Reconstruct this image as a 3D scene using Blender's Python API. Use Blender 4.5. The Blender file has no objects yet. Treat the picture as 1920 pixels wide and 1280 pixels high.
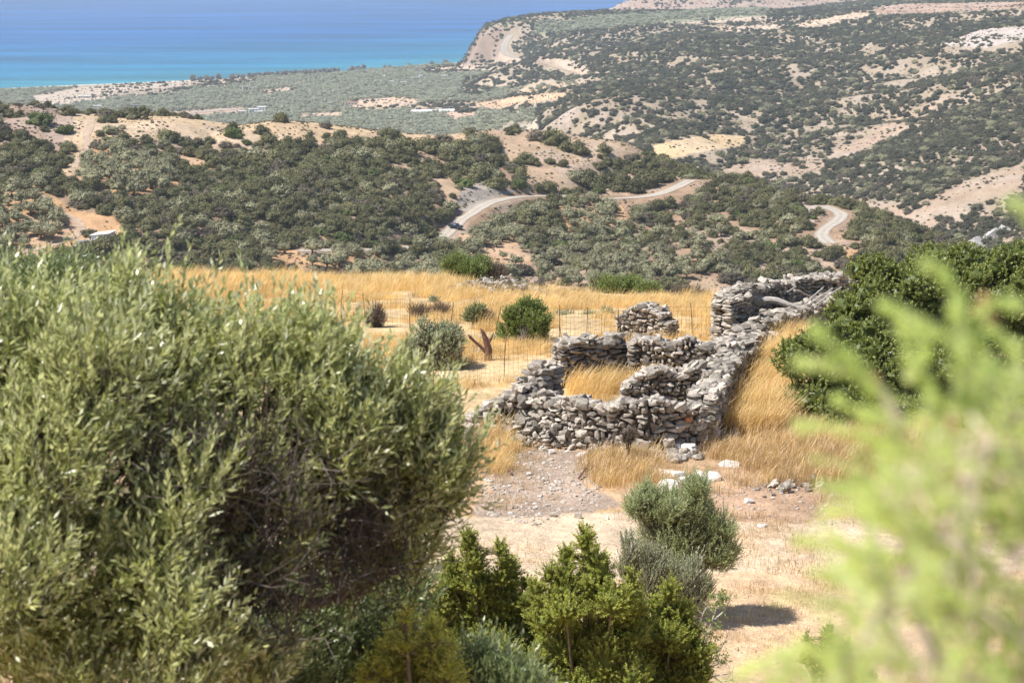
import bpy, bmesh, math, random
import numpy as np
from mathutils import Vector, Matrix
R = math.radians
rng = np.random.default_rng(7)
random.seed(7)
sc = bpy.context.scene
col = sc.collection

# ---------------------------------------------------------------- camera, sky, sun, exposure
EYE = 200.0
F = 70 / 36 * 1920
PITCH = math.atan(740 / F)                       # looking down, horizon above the picture
cam_d = bpy.data.cameras.new("camera"); cam = bpy.data.objects.new("camera", cam_d); col.objects.link(cam)
cam_d.sensor_width = 36; cam_d.lens = 70; cam_d.clip_start = 0.1; cam_d.clip_end = 60000
cam.location = (0, 0, EYE); cam.rotation_euler = (R(90) - PITCH, 0, 0)
cam_d.dof.use_dof = True; cam_d.dof.focus_distance = 56; cam_d.dof.aperture_fstop = 5.6
sc.camera = cam
HAZE = 9.0e-5

SUN_EL = 57.0
SUN_DIR = np.array([-0.96, -0.20])                # the sun stands over the sea, to the left
SUN_DIR = SUN_DIR / np.linalg.norm(SUN_DIR)
sun_d = bpy.data.lights.new("sun", 'SUN'); sun = bpy.data.objects.new("sun", sun_d); col.objects.link(sun)
sun_d.energy = 5.0; sun_d.angle = R(0.53); sun_d.color = (1.0, 0.955, 0.89)
toward = Vector((SUN_DIR[0] * math.cos(R(SUN_EL)), SUN_DIR[1] * math.cos(R(SUN_EL)), math.sin(R(SUN_EL))))
sun.rotation_euler = toward.to_track_quat('Z', 'Y').to_euler()
sun.location = (-60, 40, 300)

world = bpy.data.worlds.new("World"); sc.world = world; world.use_nodes = True
wn = world.node_tree.nodes; wl = world.node_tree.links
sky = wn.new('ShaderNodeTexSky'); sky.sky_type = 'NISHITA'; sky.sun_disc = False
sky.sun_elevation = R(SUN_EL); sky.sun_rotation = math.atan2(SUN_DIR[0], SUN_DIR[1])
sky.altitude = 200
wl.new(sky.outputs[0], wn['Background'].inputs[0]); wn['Background'].inputs[1].default_value = 0.10

sc.view_settings.view_transform = 'Standard'; sc.view_settings.look = 'None'
sc.view_settings.exposure = 0.46; sc.view_settings.gamma = 1
sc.render.engine = 'CYCLES'
cy = sc.cycles
cy.max_bounces = 6; cy.diffuse_bounces = 3; cy.glossy_bounces = 2; cy.transmission_bounces = 3; cy.transparent_max_bounces = 6
cy.volume_bounces = 0; cy.use_denoising = True
cy.sample_clamp_indirect = 6
cy.caustics_reflective = False; cy.caustics_refractive = False

# ---------------------------------------------------------------- pixels <-> world
cp, sp = math.cos(PITCH), math.sin(PITCH)
def ray(px, py):
    """direction with unit horizontal-forward length (y=1) through a photo pixel"""
    x = (np.asarray(px, float) - 960) / F; y = (640 - np.asarray(py, float)) / F
    dy = cp + y * sp; dz = -sp + y * cp
    return x / dy, dz / dy                     # per metre of forward distance: dx, dz
def at(px, py, d):
    a, b = ray(px, py); return np.array([a * d, d + 0 * a, EYE + b * d])
def project(x, y, z):
    zz = z - EYE
    f = y * cp - zz * sp; u = y * sp + zz * cp
    f = np.where(np.abs(f) < 1e-6, 1e-6, f)
    return 960 + F * x / f, 640 - F * u / f

# ---------------------------------------------------------------- noise
def vnoise(x, y, seed=0):
    x = np.asarray(x, float); y = np.asarray(y, float)
    xi = np.floor(x).astype(np.int64); yi = np.floor(y).astype(np.int64)
    fx = x - xi; fy = y - yi; fx = fx * fx * (3 - 2 * fx); fy = fy * fy * (3 - 2 * fy)
    def h(a, b):
        n = (a * 374761393 + b * 668265263 + seed * 974634777) & 0xFFFFFFFF
        n = ((n ^ (n >> 13)) * 1274126177) & 0xFFFFFFFF
        n = ((n ^ (n >> 16)) * 2246822519) & 0xFFFFFFFF
        return ((n ^ (n >> 15)) & 0xFFFFFF) / 0xFFFFFF
    return (h(xi, yi) * (1 - fx) + h(xi + 1, yi) * fx) * (1 - fy) + (h(xi, yi + 1) * (1 - fx) + h(xi + 1, yi + 1) * fx) * fy
def fbm(x, y, seed=0, o=4):
    s = 0; a = 0.5; t = 0
    for k in range(o):
        s = s + a * vnoise(x * 2 ** k, y * 2 ** k, seed + k); t += a; a *= 0.5
    return s / t
def sstep(a, b, x):
    t = np.clip((x - a) / (b - a), 0, 1); return t * t * (3 - 2 * t)
def in_poly(px, py, poly):
    px = np.asarray(px); py = np.asarray(py); r = np.zeros(px.shape, bool); n = len(poly)
    for i in range(n):
        x0, y0 = poly[i]; x1, y1 = poly[(i + 1) % n]
        c = ((y0 > py) != (y1 > py)); 
        with np.errstate(divide='ignore', invalid='ignore'):
            xx = (x1 - x0) * (py - y0) / (y1 - y0 + 1e-12) + x0
        r ^= c & (px < xx)
    return r
def seg_dist(x, y, line):
    """distance to polyline (n,3) and interpolated z"""
    best = np.full(x.shape, 1e9); bz = np.zeros(x.shape)
    for i in range(len(line) - 1):
        ax, ay, az = line[i]; bx, by, b_z = line[i + 1]
        dx, dy = bx - ax, by - ay; L = dx * dx + dy * dy + 1e-9
        t = np.clip(((x - ax) * dx + (y - ay) * dy) / L, 0, 1)
        d = np.hypot(x - ax - t * dx, y - ay - t * dy)
        m = d < best; best = np.where(m, d, best); bz = np.where(m, az + t * (b_z - az), bz)
    return best, bz

# ---------------------------------------------------------------- terrain: four thin-plate surfaces
class TPS:
    def __init__(s, pts, scale, lam=1e-4):
        P = []
        for p in pts:
            if len(p) == 3: w = at(p[0], p[1], p[2]); P.append((w[0], w[1], w[2]))
            elif len(p) == 4: a = (p[0] - 960) / F / cp; P.append((a * p[2], p[2], p[3]))
        P = np.array(P); s.s = scale; s.X = P[:, :2] / scale; n = len(P)
        d = np.linalg.norm(s.X[:, None] - s.X[None], axis=2)
        K = s.phi(d) + lam * np.eye(n); Q = np.c_[np.ones(n), s.X]
        A = np.zeros((n + 3, n + 3)); A[:n, :n] = K; A[:n, n:] = Q; A[n:, :n] = Q.T
        w = np.linalg.solve(A, np.r_[P[:, 2], 0, 0, 0]); s.w = w[:n]; s.a = w[n:]
    def phi(s, r): return np.where(r > 0, r * r * np.log(np.maximum(r, 1e-9)), 0)
    def __call__(s, x, y):
        x = x / s.s; y = y / s.s; z = s.a[0] + s.a[1] * x + s.a[2] * y
        for (a, b), w in zip(s.X, s.w): z = z + w * s.phi(np.hypot(x - a, y - b))
        return z

H_ = None
LA = TPS([  # near terrace with the ruin, falling away behind the grass field
    (960, 0, 0.5, 198.3), (960, 0, 6, 196.6), (-3000, 0, 6, 197.2), (4800, 0, 6, 196.2), (-1500, 0, 14, 193.2), (400, 0, 12, 193.6), (1700, 0, 12, 193.2), (960, 0, 18, 190.6), (300, 0, 20, 190.2), (1700, 0, 20, 190.2), (960, 0, 26, 188.6), (0, 0, 28, 188.5), (1900, 0, 27, 188.5),
    (1400, 1250, 34), (1450, 1000, 42.5), (1000, 1000, 42.5), (400, 1000, 42.7), (1800, 1000, 42.5), (1270, 850, 49), (1000, 930, 45.5), (900, 830, 51),
    (1390, 740, 56), (1480, 640, 65), (1350, 650, 63), (950, 680, 62), (400, 680, 62), (0, 700, 61), (1900, 700, 60),
    (1000, 600, 73), (1250, 570, 84), (700, 565, 84), (300, 570, 84), (0, 560, 85), (1600, 590, 72), (1900, 590, 72),
    (900, 533, 106), (600, 527, 108), (300, 527, 108), (0, 528, 106), (1100, 548, 98), (1340, 560, 92), (1600, 562, 86), (1900, 560, 84),
    (600, 0, 135, 175), (0, 0, 135, 174), (1000, 0, 130, 173), (1400, 0, 125, 170), (1900, 0, 120, 168),
    (600, 0, 200, 150), (0, 0, 200, 150), (1200, 0, 200, 142), (1900, 0, 200, 138), (600, 0, 330, 112), (0, 0, 330, 112), (1900, 0, 330, 90), (1300, 0, 330, 95),
    (600, 0, 600, 30), (1900, 0, 600, 20), (-500, 0, 600, 30), (2500, 0, 600, 10), (-500, 0, 100, 184), (2400, 0, 80, 186)], 60)
LB = TPS([  # middle hill
    (0, 190, 700), (90, 200, 695), (165, 221, 690), (250, 222, 690), (400, 224, 695), (530, 227, 700), (700, 246, 720), (830, 250, 740), (1000, 252, 750), (1100, 266, 760), (1200, 289, 755),
    (1262, 312, 745), (1300, 336, 728), (1400, 356, 702), (1500, 375, 672), (1570, 394, 650), (1640, 418, 640), (1760, 454, 620), (1920, 500, 600),
    (0, 300, 622), (0, 380, 575), (0, 450, 542), (0, 520, 512), (300, 400, 562), (300, 300, 632), (300, 500, 517), (600, 300, 648), (600, 400, 582), (600, 460, 548), (600, 500, 525),
    (850, 430, 606), (930, 385, 632), (850, 330, 672), (1000, 369, 652), (1000, 300, 705), (1000, 450, 592), (1000, 520, 547), (1200, 371, 676), (1200, 315, 718), (1200, 450, 602), (1200, 530, 545),
    (850, 480, 565), (850, 520, 535), (1400, 450, 612), (1400, 530, 552), (1560, 405, 640), (1545, 450, 605), (1650, 500, 572), (1780, 520, 562),
    (0, 0, 420, 98), (600, 0, 420, 96), (1000, 0, 430, 92), (1400, 0, 430, 84), (1900, 0, 430, 80), (-600, 0, 420, 98),
    (0, 0, 790, 122), (300, 0, 790, 110), (600, 0, 800, 108), (900, 0, 840, 100), (1150, 0, 850, 92), (1300, 0, 810, 84), (1500, 0, 740, 84), (1700, 0, 700, 82), (2000, 0, 680, 75),
    (0, 0, 1000, 50), (600, 0, 1000, 45), (1100, 0, 1050, 30), (1600, 0, 900, 20), (2200, 0, 850, 20), (-500, 0, 1000, 60), (-600, 0, 700, 160), (-1400, 0, 700, 190), (-1400, 0, 420, 120), (600, 0, 1500, -80), (2000, 0, 1500, -80), (-800, 0, 1500, -60)], 200)
LD = TPS([  # big hills on the right, bluff plateau
    (1010, 235, 1720), (1100, 215, 1560), (1180, 235, 1430), (1100, 185, 1780), (1030, 200, 1900), (1200, 170, 1800), (1010, 160, 2250), (950, 130, 2750), (900, 120, 3120), (1050, 120, 2550), (1150, 120, 2350),
    (1230, 288, 1290), (1300, 272, 1320), (1300, 250, 1460), (1300, 200, 1640), (1300, 150, 1900), (1300, 80, 2350), (1300, 50, 2900), (1200, 60, 2900), (1100, 62, 3000), (1000, 62, 3150), (920, 62, 3200),
    (1000, 49, 3600), (1130, 39, 3900), (1300, 40, 3500), (1450, 30, 3400), (1450, 26, 4100), (1300, 36, 4050),
    (1600, 100, 2100), (1600, 50, 2500), (1600, 20, 3000), (1600, 200, 1700), (1600, 300, 1350), (1500, 330, 1240), (1400, 312, 1330), (1450, 250, 1480), (1450, 150, 1850),
    (1900, 100, 1750), (1900, 55, 2000), (1900, 20, 2700), (1900, 200, 1350), (1900, 300, 1110), (1900, 400, 920), (1900, 445, 830), (1700, 300, 1190), (1700, 400, 980), (1600, 392, 1040), (1760, 180, 1480), (1760, 60, 2150), (1750, 15, 2900), (1700, -5, 3600), (1900, -10, 3600),
    (2300, 0, 1200, 130), (2300, 0, 2500, 150), (2300, 0, 4000, 130), (1500, 0, 900, 30), (1200, 0, 1100, 25), (1900, 0, 650, 50),
    (900, 0, 1700, -10), (850, 0, 2300, -20), (700, 0, 3000, -60), (700, 0, 1500, -60), (1000, 0, 1400, 5), (800, 0, 3600, 20), (1000, 0, 5000, 60), (1500, 0, 6000, 130), (2500, 0, 6000, 150)], 500)
LE = TPS([(1130, 37, 4350), (1170, 26, 4400), (1200, 15, 4450), (1240, 1, 4500), (1300, -9, 4600), (1350, -7, 4650), (1400, -2, 4700), (1440, 5, 4700), (1480, -1, 4700), (1560, -14, 4700), (1700, -16, 4700),
          (1200, 0, 4250, 44), (1300, 0, 4250, 55), (1450, 0, 4250, 58), (1600, 0, 4250, 75), (1300, 0, 5200, 60), (1600, 0, 5400, 90), (2000, 0, 5000, 120)], 800)
def wxy(lst): return np.array([((p[0] - 960) / F / cp * p[1], p[1]) for p in lst])
def signed_out(x, y, poly):
    d, _ = seg_dist(x, y, np.c_[np.vstack([poly, poly[:1]]), np.zeros(len(poly) + 1)])
    return np.where(in_poly(x, y, poly), -d, d)
POLY_D = wxy([(884, 3180), (893, 3300), (900, 3420), (925, 3560), (985, 3680), (1010, 3900), (1120, 4080), (1170, 4260), (1210, 4300), (1440, 4500), (1900, 5600), (4600, 5600), (6500, 700), (1000, 350), (500, 1500), (760, 2400), (868, 3080)])
POLY_E = wxy([(1096, 4330), (1115, 4500), (1165, 4680), (1235, 4900), (1420, 4950), (1700, 5600), (2600, 5600), (2600, 3900), (1500, 3900), (1130, 4150)])
_sx = np.array([-2400, -800, 0, 150, 380, 600, 850, 900, 1200, 4000]); _sy = np.array([175, 172, 168, 161, 151, 138, 119.5, 113, 100, 80])
def shore_d(px):
    yy = np.interp(px, _sx, _sy); return -EYE / ray(px, yy)[1]

ROADS = {}
def terrain_raw(x, y):
    r = np.hypot(x, y); ang = x / np.maximum(y, 1e-3) * cp * F + 960
    a = LA(x, y); a = a + 0.10 * (fbm(x / 2.5, y / 2.5, 3) - .5) + 0.25 * (fbm(x / 9, y / 9, 4) - .5)
    b = LB(x, y); gb = np.abs(fbm(x / 62 - y / 120, y / 150, 13, 3) - .5) * 2
    b = b + 10 * (np.minimum(gb, .40) - .2) + 3.4 * (fbm(x / 45, y / 60, 11, 3) - .5) + 0.9 * (fbm(x / 9, y / 9, 12, 3) - .5)
    d = LD(x, y)
    gul = np.abs(fbm(x / 210 + .3 * y / 210, y / 330, 21, 4) - .5) * 2
    d = d + 38 * (np.minimum(gul, .38) - .17) * sstep(900, 1400, y) * (1 - .92 * sstep(2700, 3300, y)) + 6 * (fbm(x / 60, y / 60, 22, 3) - .5) * (1 - .6 * sstep(2700, 3300, y))
    so = signed_out(x, y, POLY_D)
    jag = 14 * (fbm(x / 30, y / 30, 5, 3) - .5)
    d = d - np.maximum(so + jag + 16, 0) * 1.35
    d = np.maximum(d, -60)
    e = LE(x, y) + 5 * (fbm(x / 90, y / 90, 31, 3) - .5)
    se = signed_out(x, y, POLY_E); e = np.maximum(e - np.maximum(se + 30 + jag, 0) * 0.9, -60)
    sh = shore_d(np.clip(ang, -2400, 4000)) - y + 5 * (fbm(x / 60, y / 60, 41, 2) - .5)
    c = np.where(sh > 0, np.minimum(1.6 * sstep(0, 25, sh) + 0.020 * sh, 40), np.maximum(sh * .12, -40))
    c = c + .5 * (fbm(x / 30, y / 30, 42, 2) - .5)
    c = np.where(y > 500, c, -50)
    z = np.maximum(np.maximum(a, b), np.maximum(c, np.maximum(d, e)))
    return z, a, b, c, d, e
def terrain(x, y):
    x = np.asarray(x, float); y = np.asarray(y, float)
    z = terrain_raw(x, y)[0]
    for line, w, cut in ROADS.values():
        lo = line[:, :2].min(0) - 30; hi = line[:, :2].max(0) + 30
        m = (x > lo[0]) & (x < hi[0]) & (y > lo[1]) & (y < hi[1])
        if not np.any(m): continue
        dd, zz = seg_dist(x[m], y[m], line)
        k = 1 - sstep(w * .55, w * .55 + cut, dd)
        z[m] = z[m] * (1 - k) + zz * k
    return z
def hit(px, py, d0=3, d1=8000, raw=False):
    """first terrain point seen through a photo pixel"""
    a, b = ray(px, py)
    d = np.exp(np.linspace(math.log(d0), math.log(d1), 3000))
    f = (lambda x, y: terrain_raw(x, y)[0]) if raw else terrain
    g = EYE + b * d - f(a * d, d)
    i = np.argmax(g < 0)
    if g[i] >= 0: return None
    lo, hi = d[max(i - 1, 0)], d[i]
    for _ in range(14):
        m = (lo + hi) / 2
        if EYE + b * m - f(np.array([a * m]), np.array([m]))[0] < 0: hi = m
        else: lo = m
    return np.array([a * hi, hi, EYE + b * hi])
def road_line(pts, d0, d1, smooth=True):
    P = []
    for p in pts:
        h = hit(p[0], p[1], d0, d1, raw=True)
        if h is not None: P.append(h)
    P = np.array(P)
    # Catmull-Rom
    Q = []
    for i in range(len(P) - 1):
        p0, p1, p2, p3 = P[max(i - 1, 0)], P[i], P[i + 1], P[min(i + 2, len(P) - 1)]
        for t in np.linspace(0, 1, 8, endpoint=False):
            Q.append(.5 * (2 * p1 + (p2 - p0) * t + (2 * p0 - 5 * p1 + 4 * p2 - p3) * t * t + (3 * p1 - p0 - 3 * p2 + p3) * t ** 3))
    Q.append(P[-1]); Q = np.array(Q)
    z = Q[:, 2].copy()
    for _ in range(12): z[1:-1] = (z[:-2] + 2 * z[1:-1] + z[2:]) / 4
    Q[:, 2] = z
    return Q

ROADS['gravel_road'] = (road_line([(560, 470), (640, 469), (700, 468), (745, 466), (790, 461), (826, 448), (846, 430), (864, 412), (882, 402), (905, 386), (935, 375), (985, 368), (1050, 369), (1110, 372), (1180, 372), (1235, 364), (1270, 350), (1295, 338), (1300, 326), (1282, 318)], 460, 900), 4.8, 6.0)
ROADS['gravel_road_bend'] = (road_line([(1542, 386), (1562, 393), (1577, 402), (1570, 414), (1549, 428), (1541, 442), (1556, 457)], 560, 700), 4.6, 3.5)
ROADS['dirt_track'] = (road_line([(0, 508), (18, 482), (60, 470), (115, 455), (150, 436), (146, 415), (122, 402), (100, 392), (78, 366)], 480, 640), 2.4, 2.0)
ROADS['ridge_track'] = (road_line([(172, 222), (168, 238), (162, 256), (160, 276), (150, 300), (136, 318)], 560, 720), 2.4, 2.0)
ROADS['cliff_road'] = (road_line([(958, 66), (950, 76), (945, 88), (946, 98), (956, 105), (972, 109)], 2400, 3600), 12.0, 8.0)
ROADS['hill_track'] = (road_line([(1010, 113), (1020, 119), (1040, 127), (1072, 135), (1096, 144)], 1900, 3200), 6.0, 4.0)
ROADS['plain_road'] = (road_line([(300, 216), (345, 213), (400, 208), (455, 204), (470, 203)], 1900, 2600), 9.0, 4.0)
for _k in list(ROADS): ROADS[_k] = (ROADS[_k][0], ROADS[_k][1], ROADS[_k][2])

# ---------------------------------------------------------------- terrain grid: fine where the picture looks
_px = np.concatenate([np.linspace(-5200, -420, 26)[:-1], np.linspace(-420, -60, 40)[:-1], np.linspace(-60, 1980, 640), np.linspace(1980, 2340, 40)[1:], np.linspace(2340, 7100, 26)[1:]])
GT = (_px - 960) / F / cp
GY = np.concatenate([np.geomspace(.3, 26, 60)[:-1], np.geomspace(26, 130, 360)[:-1], np.geomspace(130, 470, 60)[:-1], np.linspace(470, 800, 270)[:-1], np.geomspace(800, 1150, 50)[:-1], np.geomspace(1150, 3700, 330)[:-1], np.geomspace(3700, 6400, 60)])
GXX = GT[None, :] * GY[:, None]; GYY = np.repeat(GY[:, None], len(GT), 1)
_raw = terrain_raw(GXX.ravel(), GYY.ravel())
LAYER = np.argmax(np.array(_raw[1:]), 0).reshape(GXX.shape)       # 0 near, 1 middle hill, 2 plain, 3 big hills, 4 headland
ZZ = _raw[0].copy()
_x, _y = GXX.ravel(), GYY.ravel()
ROADK = np.zeros(len(_x))
for line, w, cut in ROADS.values():
    lo = line[:, :2].min(0) - 30; hi = line[:, :2].max(0) + 30
    m = (_x > lo[0]) & (_x < hi[0]) & (_y > lo[1]) & (_y < hi[1])
    dd, zz = seg_dist(_x[m], _y[m], line)
    k = 1 - sstep(w * .55, w * .55 + cut, dd); ZZ[m] = ZZ[m] * (1 - k) + zz * k
    ROADK[m] = np.maximum(ROADK[m], 1 - sstep(w * .55, w * .8, dd))
ZZ = ZZ.reshape(GXX.shape); ROADK = ROADK.reshape(GXX.shape)
ELEV = (ZZ - EYE) / np.hypot(GXX, GYY)
HZN = np.maximum.accumulate(ELEV, 0)
def _idx(x, y):
    t = np.asarray(x, float) / np.maximum(y, .31)
    fi = np.clip(np.interp(y, GY, np.arange(len(GY))), 0, len(GY) - 1.001); fj = np.clip(np.interp(t, GT, np.arange(len(GT))), 0, len(GT) - 1.001)
    return fi, fj
def gz(x, y, A=None):
    A = ZZ if A is None else A
    fi, fj = _idx(x, y); i = fi.astype(int); j = fj.astype(int); a = fi - i; b = fj - j
    return (A[i, j] * (1 - b) + A[i, j + 1] * b) * (1 - a) + (A[i + 1, j] * (1 - b) + A[i + 1, j + 1] * b) * a
def glayer(x, y):
    fi, fj = _idx(x, y); return LAYER[np.round(fi).astype(int), np.round(fj).astype(int)]
def visible(x, y, z, margin):
    fi, fj = _idx(x, y); i = np.maximum(fi.astype(int) - 1, 0); j = np.round(fj).astype(int)
    return (z + margin - EYE) / np.hypot(x, y) > HZN[i, j]
def G(px, py, dmin=2):
    """ground point seen through a photo pixel (fast, on the grid)"""
    a, b = ray(px, py); d = GY[GY >= dmin]
    for _ in range(1):
        dd = np.repeat(d, 3)[:-2].astype(float)
        dd = np.interp(np.arange(len(dd)) / 3, np.arange(len(d)), d)
    g = EYE + b * dd - gz(a * dd, dd); i = int(np.argmax(g < 0)); i = max(i, 1)
    f = g[i - 1] / (g[i - 1] - g[i] + 1e-9); h = dd[i - 1] + f * (dd[i] - dd[i - 1])
    return np.array([a * h, h, float(gz(np.array([a * h]), np.array([h]))[0])])

# ---------------------------------------------------------------- mesh and scene helpers
def mk(name, V, faces, mats=(), midx=None, attrs=None, smooth=False, parent=None, loc=None, vcol=None):
    """faces: list of (n,k) int arrays. One mesh object."""
    me = bpy.data.meshes.new(name)
    V = np.ascontiguousarray(V, np.float32)
    if loc is not None: V = (V - np.asarray(loc, np.float32)).astype(np.float32)
    me.vertices.add(len(V)); me.vertices.foreach_set('co', V.ravel())
    faces = [np.asarray(f, np.int32) for f in faces if len(f)]
    loops = np.concatenate([f.ravel() for f in faces]); tot = np.concatenate([np.full(len(f), f.shape[1], np.int32) for f in faces])
    start = np.concatenate([[0], np.cumsum(tot)[:-1]]).astype(np.int32)
    me.loops.add(len(loops)); me.loops.foreach_set('vertex_index', loops)
    me.polygons.add(len(tot)); me.polygons.foreach_set('loop_start', start); me.polygons.foreach_set('loop_total', tot)
    if midx is not None:
        me.polygons.foreach_set('material_index', np.concatenate([np.full(len(f), m, np.int32) if np.isscalar(m) else np.asarray(m, np.int32) for f, m in zip(faces, midx)]))
    me.polygons.foreach_set('use_smooth', np.full(len(tot), smooth))
    for m in mats: me.materials.append(m)
    for k, v in (attrs or {}).items():
        a = me.attributes.new(k, 'FLOAT', 'POINT'); a.data.foreach_set('value', np.asarray(v, np.float32))
    if vcol is not None:
        a = me.attributes.new('albedo', 'FLOAT_COLOR', 'POINT'); a.data.foreach_set('color', np.c_[vcol, np.ones(len(vcol))].astype(np.float32).ravel())
    me.update(calc_edges=True)
    o = bpy.data.objects.new(name, me); col.objects.link(o)
    if parent is not None: o.parent = parent
    elif loc is not None: o.location = loc
    return o
def empty(name, loc):
    o = bpy.data.objects.new(name, None); o.empty_display_size = .3; o.location = [float(v) for v in loc]; col.objects.link(o); return o
def tag(o, label=None, cat=None, group=None, kind=None):
    if label: o['label'] = label
    if cat: o['category'] = cat
    if group: o['group'] = group
    if kind: o['kind'] = kind
    return o
class Acc:
    """collects geometry for one mesh"""
    def __init__(s): s.V = []; s.F = {}; s.n = 0; s.t = []
    def add(s, V, faces, m=0, tint=.5):
        V = np.asarray(V, float)
        for f in faces:
            f = np.asarray(f)
            if len(f): s.F.setdefault((m, f.shape[1]), []).append(f + s.n)
        s.V.append(V); s.t.append(np.broadcast_to(tint, (len(V),)).astype(float)); s.n += len(V)
    def build(s, name, mats, **k):
        ks = list(s.F); return mk(name, np.vstack(s.V), [np.vstack(s.F[q]) for q in ks], mats, [q[0] for q in ks], attrs={'tint': np.concatenate(s.t)}, **k)
    def box(s, c, size, m=0, rot=0, tint=.5, taper=1):
        x, y, z = np.array(size) / 2.0
        V = np.array([[sx * x * (taper if sz > 0 else 1), sy * y * (taper if sz > 0 else 1), sz * z] for sz in (-1, 1) for sx, sy in ((-1, -1), (1, -1), (1, 1), (-1, 1))])
        c_, s_ = math.cos(rot), math.sin(rot); V = V @ np.array([[c_, s_, 0], [-s_, c_, 0], [0, 0, 1]]) + np.array(c)
        s.add(V, [[[0, 3, 2, 1], [4, 5, 6, 7], [0, 1, 5, 4], [1, 2, 6, 5], [2, 3, 7, 6], [3, 0, 4, 7]]], m, tint)
    def tube(s, P, r, m=0, k=6, tint=.5):
        P = np.asarray(P, float); n = len(P); r = np.broadcast_to(r, (n,)); T = np.gradient(P, axis=0); T /= np.linalg.norm(T, axis=1)[:, None] + 1e-9
        ref = np.where(np.abs(T[:, 2:3]) > .9, [[1., 0, 0]], [[0, 0, 1.]]); A = np.cross(T, ref); A /= np.linalg.norm(A, axis=1)[:, None] + 1e-9; B = np.cross(T, A)
        th = np.arange(k) / k * 2 * math.pi
        V = P[:, None] + r[:, None, None] * (A[:, None] * np.cos(th)[None, :, None] + B[:, None] * np.sin(th)[None, :, None])
        i = np.arange(n - 1)[:, None] * k; j = np.arange(k)[None]; j2 = (j + 1) % k
        F_ = np.stack([i + j, i + j2, i + k + j2, i + k + j], -1).reshape(-1, 4)
        s.add(V.reshape(-1, 3), [F_, [list(range(k))[::-1]], [list(range((n - 1) * k, n * k))]] if k > 2 else [F_], m, tint)
def unit(v): return v / (np.linalg.norm(v, axis=-1, keepdims=True) + 1e-9)

# ---------------------------------------------------------------- materials
def nodes(name):
    m = bpy.data.materials.new(name); m.use_nodes = True; nt = m.node_tree; nt.nodes.clear(); return m, nt.nodes, nt.links
def N(ns, t, **k):
    n = ns.new(t)
    for a, b in k.items():
        if a.startswith('i_'):
            q = a[2:]; n.inputs[int(q) if q.isdigit() else q.replace('_', ' ')].default_value = b
        else: setattr(n, a, b)
    return n
def rgb(c): return (c[0], c[1], c[2], 1)
def mixc(ns, ls, fac, a, b, mode='MIX'):
    n = ns.new('ShaderNodeMix'); n.data_type = 'RGBA'; n.blend_type = mode
    for s_, v in ((0, fac), (6, a), (7, b)):
        if hasattr(v, 'links') or hasattr(v, 'is_linked'): ls.new(v, n.inputs[s_])
        elif isinstance(v, (int, float)): n.inputs[s_].default_value = v
        else: n.inputs[s_].default_value = rgb(v)
    return n.outputs[2]
def maprange(ns, ls, src, a, b, c, d):
    n = N(ns, 'ShaderNodeMapRange'); ls.new(src, n.inputs[0])
    for i, v in enumerate((a, b, c, d)): n.inputs[i + 1].default_value = v
    return n.outputs[0]
def leaf_mat(name, c1, c2, under=None, trans=.25, rough=.5, var=.35, spec=.35):
    m, ns, ls = nodes(name)
    at_ = N(ns, 'ShaderNodeAttribute', attribute_name='tint'); oi = N(ns, 'ShaderNodeObjectInfo')
    c = mixc(ns, ls, at_.outputs['Fac'], c1, c2)
    v = maprange(ns, ls, oi.outputs['Random'], 0, 1, 1 - var, 1 + var)
    c = mixc(ns, ls, 1.0, c, v, 'MULTIPLY')
    if under is not None:
        g = N(ns, 'ShaderNodeNewGeometry'); c = mixc(ns, ls, g.outputs['Backfacing'], c, under)
    out = N(ns, 'ShaderNodeOutputMaterial')
    p = N(ns, 'ShaderNodeBsdfPrincipled', i_Roughness=rough); p.inputs['Specular IOR Level'].default_value = spec
    ls.new(c, p.inputs['Base Color'])
    if trans > 0:
        t = N(ns, 'ShaderNodeBsdfTranslucent'); ls.new(mixc(ns, ls, 1.0, c, (1.1, 1.15, .6), 'MULTIPLY'), t.inputs[0])
        mx = N(ns, 'ShaderNodeMixShader'); mx.inputs[0].default_value = trans; ls.new(p.outputs[0], mx.inputs[1]); ls.new(t.outputs[0], mx.inputs[2]); ls.new(mx.outputs[0], out.inputs[0])
    else: ls.new(p.outputs[0], out.inputs[0])
    return m
def rough_mat(name, c1, c2, scale=6, detail=5, bump=.4, rough=.9, attr=None, spots=None, bdist=.02):
    """mottled matt surface; optional per-stone tint attribute"""
    m, ns, ls = nodes(name); tc = N(ns, 'ShaderNodeTexCoord')
    n1 = N(ns, 'ShaderNodeTexNoise', i_Scale=scale, i_Detail=detail, i_Roughness=.65); ls.new(tc.outputs['Object'], n1.inputs['Vector'])
    c = mixc(ns, ls, maprange(ns, ls, n1.outputs['Fac'], .35, .65, 0, 1), c1, c2)
    if attr:
        a = N(ns, 'ShaderNodeAttribute', attribute_name='tint')
        c = mixc(ns, ls, 1.0, c, maprange(ns, ls, a.outputs['Fac'], 0, 1, 1 - attr, 1 + attr), 'MULTIPLY')
    if spots:
        n2 = N(ns, 'ShaderNodeTexNoise', i_Scale=scale * 2.3, i_Detail=3); ls.new(tc.outputs['Object'], n2.inputs['Vector'])
        c = mixc(ns, ls, maprange(ns, ls, n2.outputs['Fac'], .58, .66, 0, .7), c, spots)
    p = N(ns, 'ShaderNodeBsdfPrincipled', i_Roughness=rough); p.inputs['Specular IOR Level'].default_value = .25; ls.new(c, p.inputs['Base Color'])
    b = N(ns, 'ShaderNodeBump', i_Strength=bump, i_Distance=bdist); ls.new(n1.outputs['Fac'], b.inputs['Height']); ls.new(b.outputs[0], p.inputs['Normal'])
    out = N(ns, 'ShaderNodeOutputMaterial'); ls.new(p.outputs[0], out.inputs[0]); return m
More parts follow.
